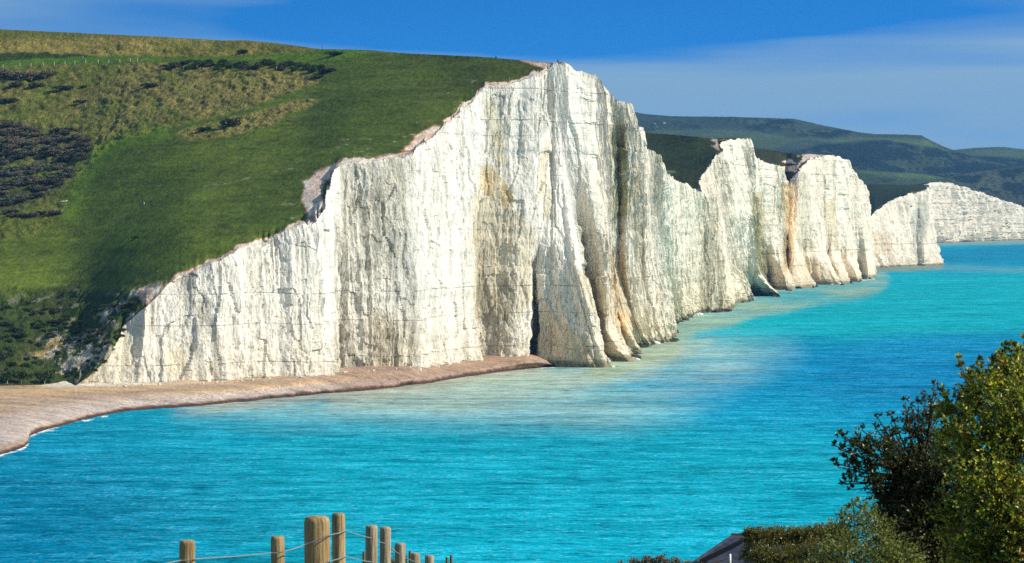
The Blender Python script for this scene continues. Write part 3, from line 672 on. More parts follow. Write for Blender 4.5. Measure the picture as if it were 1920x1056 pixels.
pair_hill('grass_saddle', [((1580, 430, 2290), (1580, 346, 2640)), ((1610, 424, 2331), (1610, 346, 2640)), ((1625, 414, 2341), (1626, 346, 2640)), ((1640, 397, 2363), (1642, 346, 2635)), ((1664, 379, 2406), (1664, 346.4, 2630)), ((1700, 363, 2429), (1700, 346.6, 2620)), ((1728, 358, 2463), (1726, 346.8, 2600)), ((1736, 357, 2481), (1735, 346.8, 2590)), ((1742, 352, 2600), (1742, 347, 2640))],
    M['ground_mid'], 80, col_mid((.030, .042, .013), 1.2), 160, [(80, 3), (300, 15)])
topE = PE[-1]; lay = [topE]
for dx, dy, dz in ((-3, 8, .1), (-20, 60, -4), (-60, 200, -30)): lay.append(topE+np.array((dx, dy, dz)))
G = np.stack(lay, 0); gc = np.broadcast_to(np.array((.20, .12, .09)), G.shape).copy(); gc[1:] = (.03, .04, .015)
structure(grid('grass_plateau', G, M['ground_far'], {'sward': gc.reshape(-1, 3), 'rough': np.full(G.shape[:2], .2).ravel()}))

# distant downs
def col_far(base, woods=(), lights=()):
    def fn(x, y, P, dE):
        wx, wz = P[..., 0], P[..., 2]
        n = fbm(wx*.006, wz*.03, 5, 4); n3 = fbm(wx*.03, wz*.12, 15, 4, .6)
        c = np.broadcast_to(np.array(base), P.shape).copy()*(1+.4*n[..., None]); ro = np.full(x.shape, .25)
        for q, k in lights: c = mixc(c, poly(x+6*n, y+3*n, q, 4)*k, (.10, .15, .045))
        for q, th in woods:
            m = poly(x+10*n, y+5*n, q, 5)*ss(th-.12, th+.12, n3+.5*n); c = mixc(c, m*.92, (.008, .016, .012)); ro = np.maximum(ro, m)
        return c, ro
    return fn
def rel_far(woods, a=5.0):
    def fn(x, y, P):
        m = 0
        for q, th in woods: m = np.maximum(m, poly(x, y, q, 6))
        return 3*fbm(P[..., 0]*.01, P[..., 1]*.004, 61, 3)+m*a*np.abs(fbm(P[..., 0]*.09, P[..., 1]*.03, 63, 3))
    return fn
W4 = [([(1180, 225), (1260, 228), (1330, 238), (1270, 240), (1180, 246)], -.05), ([(1340, 222), (1480, 224), (1500, 240), (1440, 250), (1380, 236)], .0), ([(1470, 240), (1640, 246), (1560, 262), (1500, 258)], .05),
      ([(1480, 285), (1560, 270), (1660, 265), (1760, 280), (1960, 300), (1960, 360), (1600, 352), (1520, 320)], -.28)]
pair_hill('distant_down', [((1080, 352, 4420), (1080, 190, 5500)), ((1180, 352, 4420), (1180, 208, 5500)), ((1210, 352, 4420), (1210, 214, 5500)), ((1260, 352, 4420), (1260, 218, 5500)), ((1380, 352, 4420), (1380, 219.5, 5500)), ((1490, 352, 4420), (1490, 223, 5500)), ((1540, 352, 4420), (1540, 234.5, 5500)),
    ((1610, 352, 4420), (1610, 248, 5500)), ((1640, 352, 4420), (1640, 251.5, 5500)), ((1700, 352, 4830), (1700, 252.5, 5500)), ((1728, 352, 4830), (1728, 254, 5500)), ((1750, 352, 4830), (1748, 265, 5500)), ((1775, 352, 4830), (1772, 276, 5500)), ((1800, 352, 4830), (1800, 286, 5500)), ((1900, 352, 4830), (1900, 318, 5500)), ((2000, 352, 4830), (2000, 334, 5500))],
    M['ground_far'], 150, col_far((.042, .060, .028), W4, [([(1500, 262), (1700, 258), (1740, 264), (1780, 285), (1650, 268)], .55), ([(1200, 240), (1420, 246), (1500, 262), (1440, 280), (1200, 262)], .35)]), 420, [(300, 6), (1200, 50)], 1.0, rel_far(W4))
W5 = [([(1700, 300), (1800, 292), (1960, 305), (1960, 350), (1700, 350)], -.1)]
pair_hill('distant_down', [((1700, 345, 5000), (1700, 300, 6200)), ((1760, 345, 5000), (1760, 288, 6200)), ((1790, 345, 5000), (1790, 281, 6200)), ((1830, 345, 5000), (1830, 277, 6200)), ((1880, 345, 5000), (1880, 275.5, 6200)), ((1920, 345, 5000), (1920, 280, 6200)), ((2100, 345, 5000), (2100, 300, 6200))],
    M['ground_far'], 90, col_far((.055, .085, .035), W5), 200, [(300, 6), (1200, 50)], 1.0, rel_far(W5))
W2 = [([(1740, 345), (1820, 325), (1960, 312), (1960, 400), (1800, 400)], -.02)]
pair_hill('distant_down', [((1690, 395, 4350), (1690, 350, 4750)), ((1740, 395, 4350), (1740, 340, 4750)), ((1780, 395, 4350), (1780, 331, 4750)), ((1830, 395, 4400), (1830, 322, 4780)), ((1880, 396, 4500), (1880, 316, 4800)), ((1950, 400, 4600), (1950, 309, 4800)), ((2100, 410, 4800), (2100, 300, 5000))],
    M['ground_far'], 90, col_far((.055, .062, .032), W2), 200, [(200, 6), (600, 40)], 1.0, rel_far(W2))
W1 = [([(1600, 334), (1680, 338), (1660, 342), (1600, 342)], .1)]
pair_hill('distant_down', [((1560, 372, 4060), (1560, 315, 4300)), ((1610, 372, 4080), (1610, 318, 4300)), ((1680, 372, 4100), (1680, 322.5, 4300)), ((1740, 372, 4120), (1740, 328, 4300)), ((1785, 376, 4140), (1785, 336, 4280)), ((1850, 395, 4200), (1850, 362, 4280))],
    M['ground_far'], 60, col_far((.040, .060, .024), W1, [([(1600, 318), (1700, 324), (1790, 334), (1740, 338), (1660, 330)], .7)]), 160, [(200, 5), (600, 40)], 1.0, rel_far(W1, 1.0))

# ------------------------------------------------------------------ beach and sea
WL = np.array([(-2500, 1500), (-900, 1020), (-300, 905), (-100, 870), (-40, 858), (0, 852), (30, 845), (46, 838), (54, 830), (46, 823), (60, 816), (85, 806), (150, 789), (200, 777), (260, 769), (330, 765), (400, 759), (500, 749), (600, 739), (700, 731), (800, 719), (900, 703), (980, 693), (1035, 687), (1062, 684)], float)
BK = np.array([(-2500, 722), (-300, 722), (140, 722), (225, 722), (350, 718), (450, 713), (560, 705), (632, 698), (772, 688), (830, 683), (896, 673), (985, 668), (1010, 669), (1035, 681), (1062, 683.4)], float)
BKY = np.interp(BK[:, 0], [-2500, 140, 225, 350, 450, 560, 600, 640, 700, 772, 830, 896, 985, 1010, 1035, 1062], [731, 748, 754, 760, 773, 786, 792, 808, 820, 829, 863, 895, 899, 905, 906, 917])
u = np.concatenate([np.linspace(-2500, -120, 60)[:-1], np.linspace(-120, 1062, 560)])
by = np.interp(u, BK[:, 0], BK[:, 1]); bY = np.interp(u, BK[:, 0], BKY); wy_ = np.interp(u, WL[:, 0], WL[:, 1])
wy_ = wy_+1.2*fbm(u*.03, u*0, 71, 3)*ss(-200, 0, u)
t = np.linspace(0, 1, 90)[:, None]
kw = np.hanning(61); kw /= kw.sum(); wys = np.convolve(np.pad(wy_, 30, mode='edge'), kw, 'same')[30:-30]; wys = np.where(u > -100, wys, wy_); wt = ss(.62, 1, t)
y = by*(1-t)+(wys*(1-wt)+wy_*wt)*t
z0 = EYE-(by-HZ)/F*bY; z0 = np.clip(z0, .05, 4.6)
zt = z0*(1-t)**.8*(1+.0*t); wetY = EYE*F/(wy_-HZ)
Z = z0*np.clip(.75*(1-t)+.25*(1-t**2), 0, 1)+.25*np.sin(t*9+.01*u)*t*(1-t)
Yb = (EYE-Z)*F/(y-HZ)
P = W(np.broadcast_to(u, y.shape), y, Yb)
P[..., 2] += .12*fbm(P[..., 0]*.15, P[..., 1]*.15, 5, 4)*t*(1-t)*4
tail = W(u, wy_+14, EYE*F/(wy_+14-HZ)); tail[:, 2] = -2.5
back1 = P[0]+np.array((-2, 4, .6)); back1[:, 2] = np.maximum(back1[:, 2], .2)
x_, y_ = np.broadcast_to(u, y.shape), y
n2 = fbm(P[..., 0]*.06, P[..., 1]*.10, 8, 4); n3 = fbm(P[..., 0]*.5, P[..., 1]*.5, 9, 3)
c = np.broadcast_to(np.array((.41, .29, .195)), P.shape).copy()
band = np.sin(t*11+u*.006+2.2*n2)
c = mixc(c, np.clip(.5+.9*band, 0, 1)*(1-ss(.55, .8, t))*.8, (.52, .34, .17))
c = mixc(c, ss(.35, .6, t)*(1-ss(.84, .92, t))*(1-ss(600, 900, x_))*.8, (.49, .405, .36))
c = mixc(c, ss(480, 720, x_)*.75, (.30, .20, .15))
c = mixc(c, (1-ss(.0, .10, t))*ss(60, 110, x_)*(1-ss(200, 420, x_))*.9, (.62, .56, .48))
px_wet = (wy_-y_); wet = 1-ss(3.5, 10, px_wet+2.5*n3+2.5*n2); c = mixc(c, wet*.93, (.085, .042, .026))
c = mixc(c, (1-ss(3, 5, px_wet+n3))*.5, (.04, .022, .016))
P2 = np.concatenate([back1[None], P, tail[None]], 0); c2 = np.concatenate([c[:1], c, c[-1:]], 0)
structure(grid('beach', P2, M['beach'], {'sward': c2.reshape(-1, 3)}, flip=True))

rows = np.concatenate([np.array([422.0, 425, 430, 436]), np.arange(443, 560, 1.2), np.arange(560, 1075, 1.8), np.array([1090, 1130, 1250, 1500, 2100])])
cols = np.concatenate([np.linspace(-3500, -140, 60)[:-1], np.arange(-140, 2060, 4.0), np.linspace(2060, 4500, 50)])
X, Yp = np.meshgrid(cols, rows); Ys = EYE*F/(Yp-HZ); P = W(X, Yp, Ys); P[..., 2] = 0
n = fbm(P[..., 0]*.010, P[..., 1]*.004, 3, 4); n2 = fbm(P[..., 0]*.03, P[..., 1]*.009, 14, 4)
j = 26*n+12*n2; x = X+2.2*j; yv = Yp+j*.8
c = np.broadcast_to(np.array((.003, .37, .48)), P.shape).copy()
c = mixc(c, ss(560, 1000, yv)*(1-ss(0, 700, x))*.85, (.001, .20, .37))
c = mixc(c, ss(830, 950, yv)*ss(500, 900, x)*.7, (.002, .42, .55))
c = mixc(c, poly(x, yv, [(1180, 700), (1500, 640), (1900, 640), (1900, 790), (1650, 810), (1350, 790)], 75)*.8, (.001, .27, .50))
c = mixc(c, poly(x, yv, [(1480, 640), (1950, 630), (1950, 760), (1620, 760), (1520, 700)], 70)*.7, (.001, .21, .45))
c = mixc(c, poly(x, yv, [(1280, 600), (1450, 560), (1950, 500), (1950, 610), (1600, 640), (1380, 640)], 30)*.75, (.002, .42, .47))
c = mixc(c, poly(x, yv, [(1640, 485), (1760, 462), (1950, 455), (1950, 492), (1760, 500)], 8)*.7, (.006, .24, .42))
c = mixc(c, poly(X+.6*j, Yp+.12*j, [(1560, 512), (1760, 496), (1950, 503), (1950, 512), (1760, 507)], 5)*.5, (.20, .36, .42))
plume_sheen = poly(X+1.6*j, Yp+.6*j, [(350, 768), (600, 742), (820, 722), (1000, 694), (1140, 690), (1260, 648), (1330, 640), (1490, 650), (1500, 672), (1420, 720), (1280, 770), (1150, 800), (900, 800), (700, 785), (520, 785)], 46)
wsp = np.clip(.75+1.3*fbm(P[..., 0]*.012, P[..., 1]*.020, 33, 4), .15, 1)
c = mixc(c, plume_sheen*.75*wsp*(1-.6*ss(1340, 1500, X+1.5*j)), (.36, .55, .49))  # sediment plume with the milky cliff reflection painted into its colour
c = mixc(c, poly(X+.8*j, Yp+.35*j, [(620, 740), (900, 704), (1030, 690), (1260, 644), (1330, 640), (1230, 700), (1080, 740), (850, 765), (620, 765)], 22)*.7, (.46, .54, .38))
sh = line(X+.5*j, Yp+.25*j, [(1130, 690), (1250, 645), (1290, 600), (1365, 586), (1410, 566), (1470, 556), (1530, 541), (1590, 534), (1640, 524)], 34)
c = mixc(c, sh*.75*np.clip(.8+n2, .2, 1), (.36, .47, .31))
c = mixc(c, line(X+.3*j, Yp+.15*j, [(1625, 504), (1700, 501), (1760, 499)], 10)*.8, (.26, .34, .22))
c = mixc(c, line(X, Yp+.08*j, [(1750, 456.5), (1820, 455), (1930, 452)], 6)*.8, (.30, .42, .36))
wl = np.interp(X, WL[:, 0], WL[:, 1]); dW = Yp-wl
c = mixc(c, (1-ss(3, 26, dW+.4*j))*ss(300, 420, X)*(1-ss(1000, 1060, X))*.7, (.46, .44, .30))
fo = (1-ss(1.0, 7+5*n2, dW))*(1-ss(80, 130, X))*.72
fo = np.maximum(fo, (1-ss(.6, 3.0+2*n2, dW))*(.30+.35*np.clip(n2*2, -1, 1))*(1-ss(1040, 1062, X)))
for q, wd in (([(155, 789), (176, 786)], 4), ([(192, 782), (205, 779)], 3), ([(1015, 690), (1040, 688)], 3), ([(78, 806), (100, 806)], 6), ([(1600, 527), (1640, 523)], 2.5), ([(1290, 590), (1312, 587)], 2)):
    fo = np.maximum(fo, line(X, Yp, q, wd*.8)*.55)
fo = np.where(dW < -6, np.where(X > 1062, fo, 0), fo)
c = c*np.array((.92, .86, .88))
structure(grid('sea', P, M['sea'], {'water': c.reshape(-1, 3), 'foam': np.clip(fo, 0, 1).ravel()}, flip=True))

# the near hillside the picture is taken from
prof = np.array([(-60, 42), (0, 39.3), (22, 37.75), (38, 36.1), (60, 33.2), (134, 26.3), (200, 17.6), (320, 5), (345, -2), (360, -6)])
gy = np.linspace(-60, 360, 260); gx = np.linspace(-160, 160, 140); GX, GY = np.meshgrid(gx, gy)
def ground_z(x, y): return np.interp(y, prof[:, 0], prof[:, 1])+.12*fbm(np.asarray(x)*.3, np.asarray(y)*.3, 4, 3)
P = np.stack([GX, GY, ground_z(GX, GY)], -1); n2 = fbm(GX*.2, GY*.2, 3, 4)
c = mixc(np.broadcast_to(np.array((.05, .075, .015)), P.shape).copy(), np.clip(.5+n2, 0, 1), (.10, .10, .03))
structure(grid('near_hillside', P, M['ground'], {'sward': c.reshape(-1, 3), 'rough': np.full(GX.shape, .6).ravel()}))

# ------------------------------------------------------------------ plants
def leaves(P, A, L, Wd, tint, rng, fold=.25):
    n = len(P); A = A/(np.linalg.norm(A, axis=1, keepdims=True)+1e-9)
    r = rng.normal(size=(n, 3)); B = np.cross(A, r); B /= np.linalg.norm(B, axis=1, keepdims=True)+1e-9
    N = np.cross(A, B); L = L[:, None]; Wd = Wd[:, None]
    V = np.stack([P, P+A*L*.45+B*Wd+N*Wd*fold, P+A*L, P+A*L*.45-B*Wd+N*Wd*fold], 1).reshape(-1, 3)
    return V, np.arange(4*n).reshape(n, 4), np.repeat(tint, 4, 0)

def shrub(name, blobs, base, leaf_len, per_r2, cols, label, cat, rng, depth=1.0, leafy=13, reach=(.75, 1.2), up=.25, wid=.28, mat='leaf', twig_r=.0022, hub=None):
    """blobs: (px,py,r_px,Y); every twig is real, every leaf sits on a twig"""
    root = empty(name, base); tag(root, label, cat)
    VP, VA, VL, VT = [], [], [], []; mb = MB(); base = np.array(base, float); stem0 = base if hub is None else W(*hub)
    if hub is not None: mb.rings([tuple(base), tuple(base*.5+stem0*.5+np.array((.05, 0, 0))), tuple(stem0)], [.05, .04, .03], 6)
    for bx, by, br, Y in blobs:
        c = W(bx, by, Y); r = br/F*Y
        m = Vector(c)*.5+Vector(stem0)*.5+Vector(rng.normal(size=3)*r*.25)
        mb.rings([tuple(stem0+rng.normal(size=3)*.05*np.array((1, 1, 0))), tuple(m), tuple(c)], [max(.012, r*.05), max(.007, r*.03), max(.003, r*.012)], 5)
        nt_ = max(8 if br > 10 else 3, int((3.6 if br > 10 else 1.2)*per_r2*(r/leaf_len)**2))
        for k in range(nt_):
            d = rng.normal(size=3); d[2] += up if br > 10 else 1.2; d /= np.linalg.norm(d); d[1] *= depth
            ln = r*rng.uniform(*reach)*(1 if br > 10 else 1.7); st = c+d*r*rng.uniform(.1, .45)
            bend = rng.normal(size=3)*.18*ln; en = c+d*ln+np.array((0, 0, .05*ln))
            md = (st+en)/2+bend
            if k % 4 == 0: mb.rings([tuple(st), tuple(md), tuple(en)], [twig_r*1.6, twig_r, twig_r*.5], 3, False)
            q = rng.uniform(.12, 1.0, leafy)[:, None]
            p = st*(1-q)**2+2*md*q*(1-q)+en*q*q
            a = (en-st)/(np.linalg.norm(en-st)+1e-9)+rng.normal(size=(leafy, 3))*.85
            VP.append(p); VA.append(a); VL.append(leaf_len*rng.uniform(.6, 1.25, leafy)*(1.1-.4*q[:, 0]))
            tone = rng.uniform(.75, 1.25)
            ci = rng.choice(len(cols), p=[w_ for _, w_ in cols]); ca = np.array([c_ for c_, _ in cols])
            pick = np.where(rng.random(leafy) < .6, ci, rng.choice(len(cols), leafy, p=[w_ for _, w_ in cols]))
            VT.append(ca[pick]*tone*rng.uniform(.7, 1.3, (leafy, 1)))
    P = np.concatenate(VP); A = np.concatenate(VA); L = np.concatenate(VL); T = np.concatenate(VT)
    V, Fc, tt = leaves(P, A, L, L*wid, T, rng)
    f = mesh_np('foliage', V-base, Fc, M[mat], {'tint': tt}, False, root)
    mb.v = [tuple(np.array(v)-base) for v in mb.v]
    mb.build('branches', M['twig'], root)
    return root

gz = lambda x, y: float(ground_z(x, y))
rng = np.random.default_rng(5)
def bpos(px, Y): x = (px-CX)/F*Y; return (x, Y, gz(x, Y))
OL = [((.19, .24, .022), .38), ((.58, .53, .05), .28), ((.06, .10, .015), .25), ((.24, .12, .04), .09)]
DKL = [((.05, .07, .018), .5), ((.10, .11, .024), .28), ((.085, .05, .028), .22)]  # palette above reads sunlit, this one shaded: light put in leaf colour
big = [(1905, 720, 62, 21.6), (1850, 745, 58, 21.5), (1800, 770, 44, 21.6), (1930, 800, 105, 21.2), (1840, 850, 82, 21.2), (1785, 830, 40, 21.7),
       (1870, 940, 95, 20.9), (1810, 975, 70, 21.2), (1940, 1000, 110, 20.8), (1850, 1060, 95, 20.9), (2010, 860, 130, 21.2), (2030, 1020, 150, 21), (1990, 740, 80, 21.6),
       (1870, 690, 26, 21.8), (1912, 668, 22, 21.8), (1826, 712, 24, 21.9), (1770, 770, 20, 22), (1958, 1110, 120, 20.9)]
big += [(x_, y_, r_, 21.8) for x_, y_, r_ in ((1800, 690, 7), (1797, 674, 4), (1834, 690, 8), (1838, 676, 4), (1880, 662, 8), (1884, 648, 4), (1897, 650, 6), (1919, 640, 8), (1770, 745, 7), (1766, 730, 4), (1858, 676, 6))]
shrub('leafy_shrub', big, bpos(1900, 21.4), .031, 1.2, OL, 'tall sunlit olive green shrub with glossy leaves beside the dark twiggy shrub', 'shrub', rng, leafy=14, hub=(1900, 930, 21.3))
arm = [(1740, 850, 50, 22.5), (1690, 862, 40, 22.4), (1650, 850, 36, 22.3), (1612, 838, 24, 22.3), (1592, 862, 20, 22.3), (1625, 880, 26, 22.3), (1598, 892, 14, 22.3), (1720, 800, 32, 22.5), (1750, 775, 24, 22.6),
       (1720, 920, 62, 22.5), (1760, 985, 80, 22.4), (1690, 960, 50, 22.5), (1660, 930, 32, 22.4), (1700, 1040, 75, 22.3), (1770, 1070, 80, 22.2), (1640, 905, 22, 22.3), (1590, 835, 12, 22.3), (1668, 815, 18, 22.4), (1735, 750, 13, 22.6), (1790, 890, 60, 22.2), (1745, 920, 50, 22.3), (1700, 985, 60, 22.4), (1735, 1000, 70, 22.2), (1660, 985, 40, 22.4), (1690, 905, 34, 22.4), (1820, 930, 60, 22.2)]
arm += [(x_, y_, r_, 22.4) for x_, y_, r_ in ((1572, 842, 7), (1563, 835, 4), (1580, 820, 6), (1572, 812, 4), (1571, 876, 6), (1562, 868, 4), (1584, 902, 7), (1578, 908, 4), (1600, 918, 6), (1640, 800, 8), (1646, 784, 4), (1616, 806, 5), (1700, 770, 8), (1697, 754, 4), (1670, 793, 6), (1672, 780, 4), (1755, 735, 7), (1752, 720, 4), (1722, 760, 6))]
shrub('twiggy_shrub', arm, bpos(1730, 22.6), .026, 1.05, DKL, 'dark shaded shrub with a thin twiggy branch reaching out over the sea', 'shrub', rng, leafy=12, reach=(.8, 1.45), twig_r=.003, hub=(1725, 905, 22.5))
small = [(1600, 985, 34, 20.4), (1570, 1010, 30, 20.3), (1625, 965, 26, 20.5), (1645, 1010, 46, 20.3), (1590, 1045, 46, 20.1), (1660, 1060, 55, 20.1), (1550, 1050, 26, 20.2), (1600, 945, 16, 20.5), (1578, 965, 14, 20.4), (1700, 1050, 40, 20.2), (1560, 1090, 60, 20.1), (1660, 1110, 60, 20.1)]
shrub('young_shrub', small, bpos(1620, 20.4), .019, .75, [((.18, .22, .04), .45), ((.30, .31, .08), .3), ((.09, .13, .03), .25)], 'low pale green shrub with small leaves in front of the dark twiggy shrub', 'shrub', rng, leafy=11, reach=(.8, 1.3))
hedge = [(1404, 1002, 15, 40), (1420, 1003, 16, 40), (1442, 1004, 16, 40), (1466, 1004, 16, 40), (1490, 1004, 16, 40), (1515, 1003, 16, 40), (1540, 1000, 16, 40), (1408, 1012, 20, 40), (1430, 1012, 24, 39.8), (1455, 1010, 24, 39.8), (1480, 1012, 26, 39.8), (1505, 1012, 26, 39.8), (1530, 1008, 26, 39.8), (1556, 1006, 28, 39.9), (1405, 1040, 20, 39.8), (1435, 1050, 34, 39.5), (1480, 1055, 36, 39.5), (1530, 1050, 40, 39.5), (1420, 1090, 40, 39.5), (1500, 1100, 50, 39.5), (1560, 1090, 50, 39.5), (1580, 1020, 30, 40)]
shrub('hedge', hedge, bpos(1480, 40), .030, 2.0, [((.19, .19, .03), .42), ((.11, .13, .025), .35), ((.20, .13, .05), .23)], 'clipped flat topped green hedge with bare brown stems beside the slate roof', 'hedge', rng, leafy=11, reach=(.8, 1.15), wid=.2)
br = [(1165, 1064, 12, 60), (1190, 1060, 14, 60), (1215, 1056, 15, 60), (1240, 1055, 15, 60), (1265, 1058, 14, 60), (1290, 1062, 13, 60), (1315, 1066, 12, 60), (1345, 1068, 13, 60), (1365, 1072, 14, 60), (1220, 1080, 26, 60), (1280, 1085, 26, 60)]
shrub('bramble_bush', br, bpos(1240, 60), .035, 2.4, [((.36, .16, .06), .5), ((.08, .06, .02), .35), ((.06, .08, .02), .15)], 'low rusty brown bramble bush at the lower edge below the slate roof', 'bush', rng, leafy=9, wid=.2, mat='scrub')
bb = [(738, 1036, 5, 62), (742, 1048, 9, 62), (733, 1046, 5, 62), (741, 1030, 3, 62), (740, 1062, 12, 62)]
shrub('berry_bush', bb, bpos(738, 62), .03, 1.3, [((.35, .10, .02), .35), ((.12, .10, .01), .4), ((.03, .03, .01), .25)], 'small bush with orange berries between two of the wire fence posts', 'bush', rng, leafy=7)

# bushes on the hill: three shapes, each in a few foliage colours
def bush_mesh(seed, cols):
    g = np.random.default_rng(seed); Ps, As = [], []
    lumps = [(g.uniform(-.62, .62), g.uniform(-.5, .5), g.uniform(.05, .45), g.uniform(.28, .5)) for _ in range(9)]
    for x, y, z, r in lumps:
        n = 90; d = g.normal(size=(n, 3)); d[:, 2] = np.abs(d[:, 2])*.9-.15; d /= np.linalg.norm(d, axis=1, keepdims=True)
        Ps.append(np.array((x, y, z))+d*r*g.uniform(.65, 1.05, (n, 1))); As.append(d*.6+g.normal(size=(n, 3))*.5)
    P = np.concatenate(Ps); A = np.concatenate(As); P[:, 2] = np.maximum(P[:, 2], -.1)
    ca = np.array(cols); T = ca[g.integers(0, len(ca), len(P))]*g.uniform(.65, 1.35, (len(P), 1))
    L = g.uniform(.13, .30, len(P)); V, Fc, tt = leaves(P, A, L, L*.38, T, g)
    o = mesh_np('hill_bush', V, Fc, M['scrub'], {'tint': tt}, False, None, False); return o.data
KIND = {'dark': [(.085, .09, .06), (.12, .105, .085), (.055, .065, .04)], 'plum': [(.21, .155, .135), (.26, .18, .14), (.12, .115, .085), (.16, .17, .10)],
        'green': [(.055, .095, .022), (.085, .125, .026), (.034, .055, .018)], 'grey': [(.22, .23, .19), (.15, .17, .12), (.11, .12, .085)]}
BM = {k: [bush_mesh(40+i+10*j, v) for i in range(3)] for j, (k, v) in enumerate(KIND.items())}
def bush(px, py, wpx, hpx, kind, label, group=None, name='hill_bush', dep=.8):
    p = on_hill(px, py); s = p[1]/F; me = BM[kind][random.randrange(3)]
    o = bpy.data.objects.new(name, me); COL.objects.link(o)
    o.location = [float(v) for v in (p[0], p[1], p[2]-.06*hpx*s)]; o.scale = (wpx*s*.52, wpx*s*.52*dep, hpx*s*1.0); o.rotation_euler = (0, 0, random.choice((0, math.pi))+random.uniform(-.3, .3))
    return tag(o, label, 'bush', group)
for a in [(278, 166, 34, 9, 'dark', 'low dark bush alone in the tall tan grass below the hill fence'),
          (435, 237, 48, 19, 'dark', 'large round dark bush in the tongue of rough grass between mown strips'),
          (383, 246, 34, 9, 'dark', 'flat dark bush beside the large round one in the rough grass tongue'),
          (456, 97, 24, 8, 'green', 'small dark green bush just under the skyline above the bramble belt'),
          (628, 105, 34, 8, 'green', 'dark green bush beside the thin pole on the skyline'),
          (157, 165, 17, 6, 'dark', 'tiny dark bush at the end of a row of low scrub in yellow grass'),
          (153, 193, 28, 7, 'dark', 'low dark bush alone in green rough grass below the scrub rows'),
          (18, 193, 38, 9, 'dark', 'low dark bush at the picture edge above the big scrub patch'),
          (115, 172, 42, 9, 'dark', 'long low dark bush in the lower row of scrub'),
          (32, 164, 36, 9, 'dark', 'low dark bush opening the lower row of scrub'), (70, 166, 40, 9, 'dark', 'low dark bush midway along the lower row of scrub'),
          (617, 133, 36, 8, 'dark', 'dark bush where the bramble belt ends at the mown turf'), (598, 141, 30, 6, 'dark', 'flat dark bush lying just under the end of the bramble belt'),
          (120, 250, 55, 11, 'dark', 'flat dark bush above the shoulder of the big scrub patch'), (255, 452, 22, 4, 'green', 'low tussock bush alone in the short turf near the walkers')]: bush(*a)
for px, py, w_, h_ in [(8, 148, 40, 16), (35, 149, 44, 18), (62, 149, 46, 18), (88, 147, 40, 15)]:
    bush(px, py, w_, h_, 'plum', 'purple brown bush in the thicket just below the hill fence', 'purple brown bushes below the hill fence')
for i in range(44):
    u_ = i/43; px = 315+u_*290+random.uniform(-5, 5); lo = 122+u_*8; py = lo+random.uniform(-9, 6)*(1-.2*u_)
    bush(px, py, random.uniform(14, 26), random.uniform(6, 11), random.choice(('green', 'green', 'dark')), 'green bush in the bramble belt along the top of the rough grass', 'bushes of the bramble belt')
mask = [(-20, 228), (30, 230), (60, 240), (130, 255), (175, 268), (165, 300), (150, 325), (110, 352), (60, 372), (20, 380), (-20, 385)]
k_ = 0
while k_ < 170:
    px, py = random.uniform(-20, 175), random.uniform(228, 385)
    if poly(np.array([px]), np.array([py]), mask, .5)[0] < .5: continue
    if poly(np.array([px]), np.array([py]), [(20, 300), (110, 292), (100, 310), (10, 316)], .5)[0] > .5: continue
    kd = 'plum' if py < 275 else random.choice(('grey', 'dark', 'plum', 'grey')); k_ += 1
    bush(px, py, random.uniform(18, 42), random.uniform(6, 12), kd, 'dusky scrub bush in the big patch on the lower hillside', 'bushes of the big scrub patch')
for px, py, w_ in ((18, 396, 40), (30, 404, 44), (75, 398, 34), (105, 402, 40), (60, 405, 30)):
    bush(px, py, w_, 8, random.choice(('dark', 'plum')), 'low dark bush in yellow grass under the big scrub patch', 'bushes under the big scrub patch')
mask = [(-25, 575), (60, 570), (120, 590), (200, 640), (170, 665), (110, 632), (60, 662), (100, 700), (110, 719), (-25, 719)]
k_ = 0
while k_ < 100:
    px, py = random.uniform(-25, 250), random.uniform(552, 719)
    a = poly(np.array([px]), np.array([py]), mask, .5)[0]; b = poly(np.array([px]), np.array([py]), [(180, 570), (270, 570), (290, 590), (230, 640), (180, 650)], .5)[0]
    if a < .5 and b < .5: continue
    k_ += 1; bush(px, py, random.uniform(10, 24), random.uniform(5, 10), random.choice(('green', 'green', 'dark')), 'dark scrub bush on the broken slope above the beach', 'scrub bushes on the broken slope')
for i in range(26):
    px, py = random.uniform(105, 225), random.uniform(612, 716)
    bush(px, py, random.uniform(6, 13), random.uniform(4, 8), random.choice(('green', 'dark')), 'small dark bush among the bare chalk at the low end of the cliff', 'small bushes among bare chalk')
for px, lab in ((14, 'first'), (40, 'second'), (84, 'third')):
    p = on_hill(px, 719); t_ = empty('small_tree', p)
    tag(t_, {'first': 'small dark tree with a pale stem at the picture edge behind the beach', 'second': 'small dark tree with a pale stem in the middle of the three behind the beach', 'third': 'small dark tree with a leaning pale stem where the bare chalk begins behind the beach'}[lab], 'tree', 'small trees behind the beach')
    mb = MB(); mb.rings([(0, 0, -.2), (.05, 0, .7), (.2 if lab == 'third' else .05, 0, 1.6)], [.09, .07, .04], 6); mb.build('trunk', M['wood_pale'], t_)
    o = bpy.data.objects.new('crown', BM['green'][random.randrange(3)]); COL.objects.link(o); o.parent = t_; o.location = (.1, .1, 1.0); o.scale = (1.7, 1.4, 1.9)

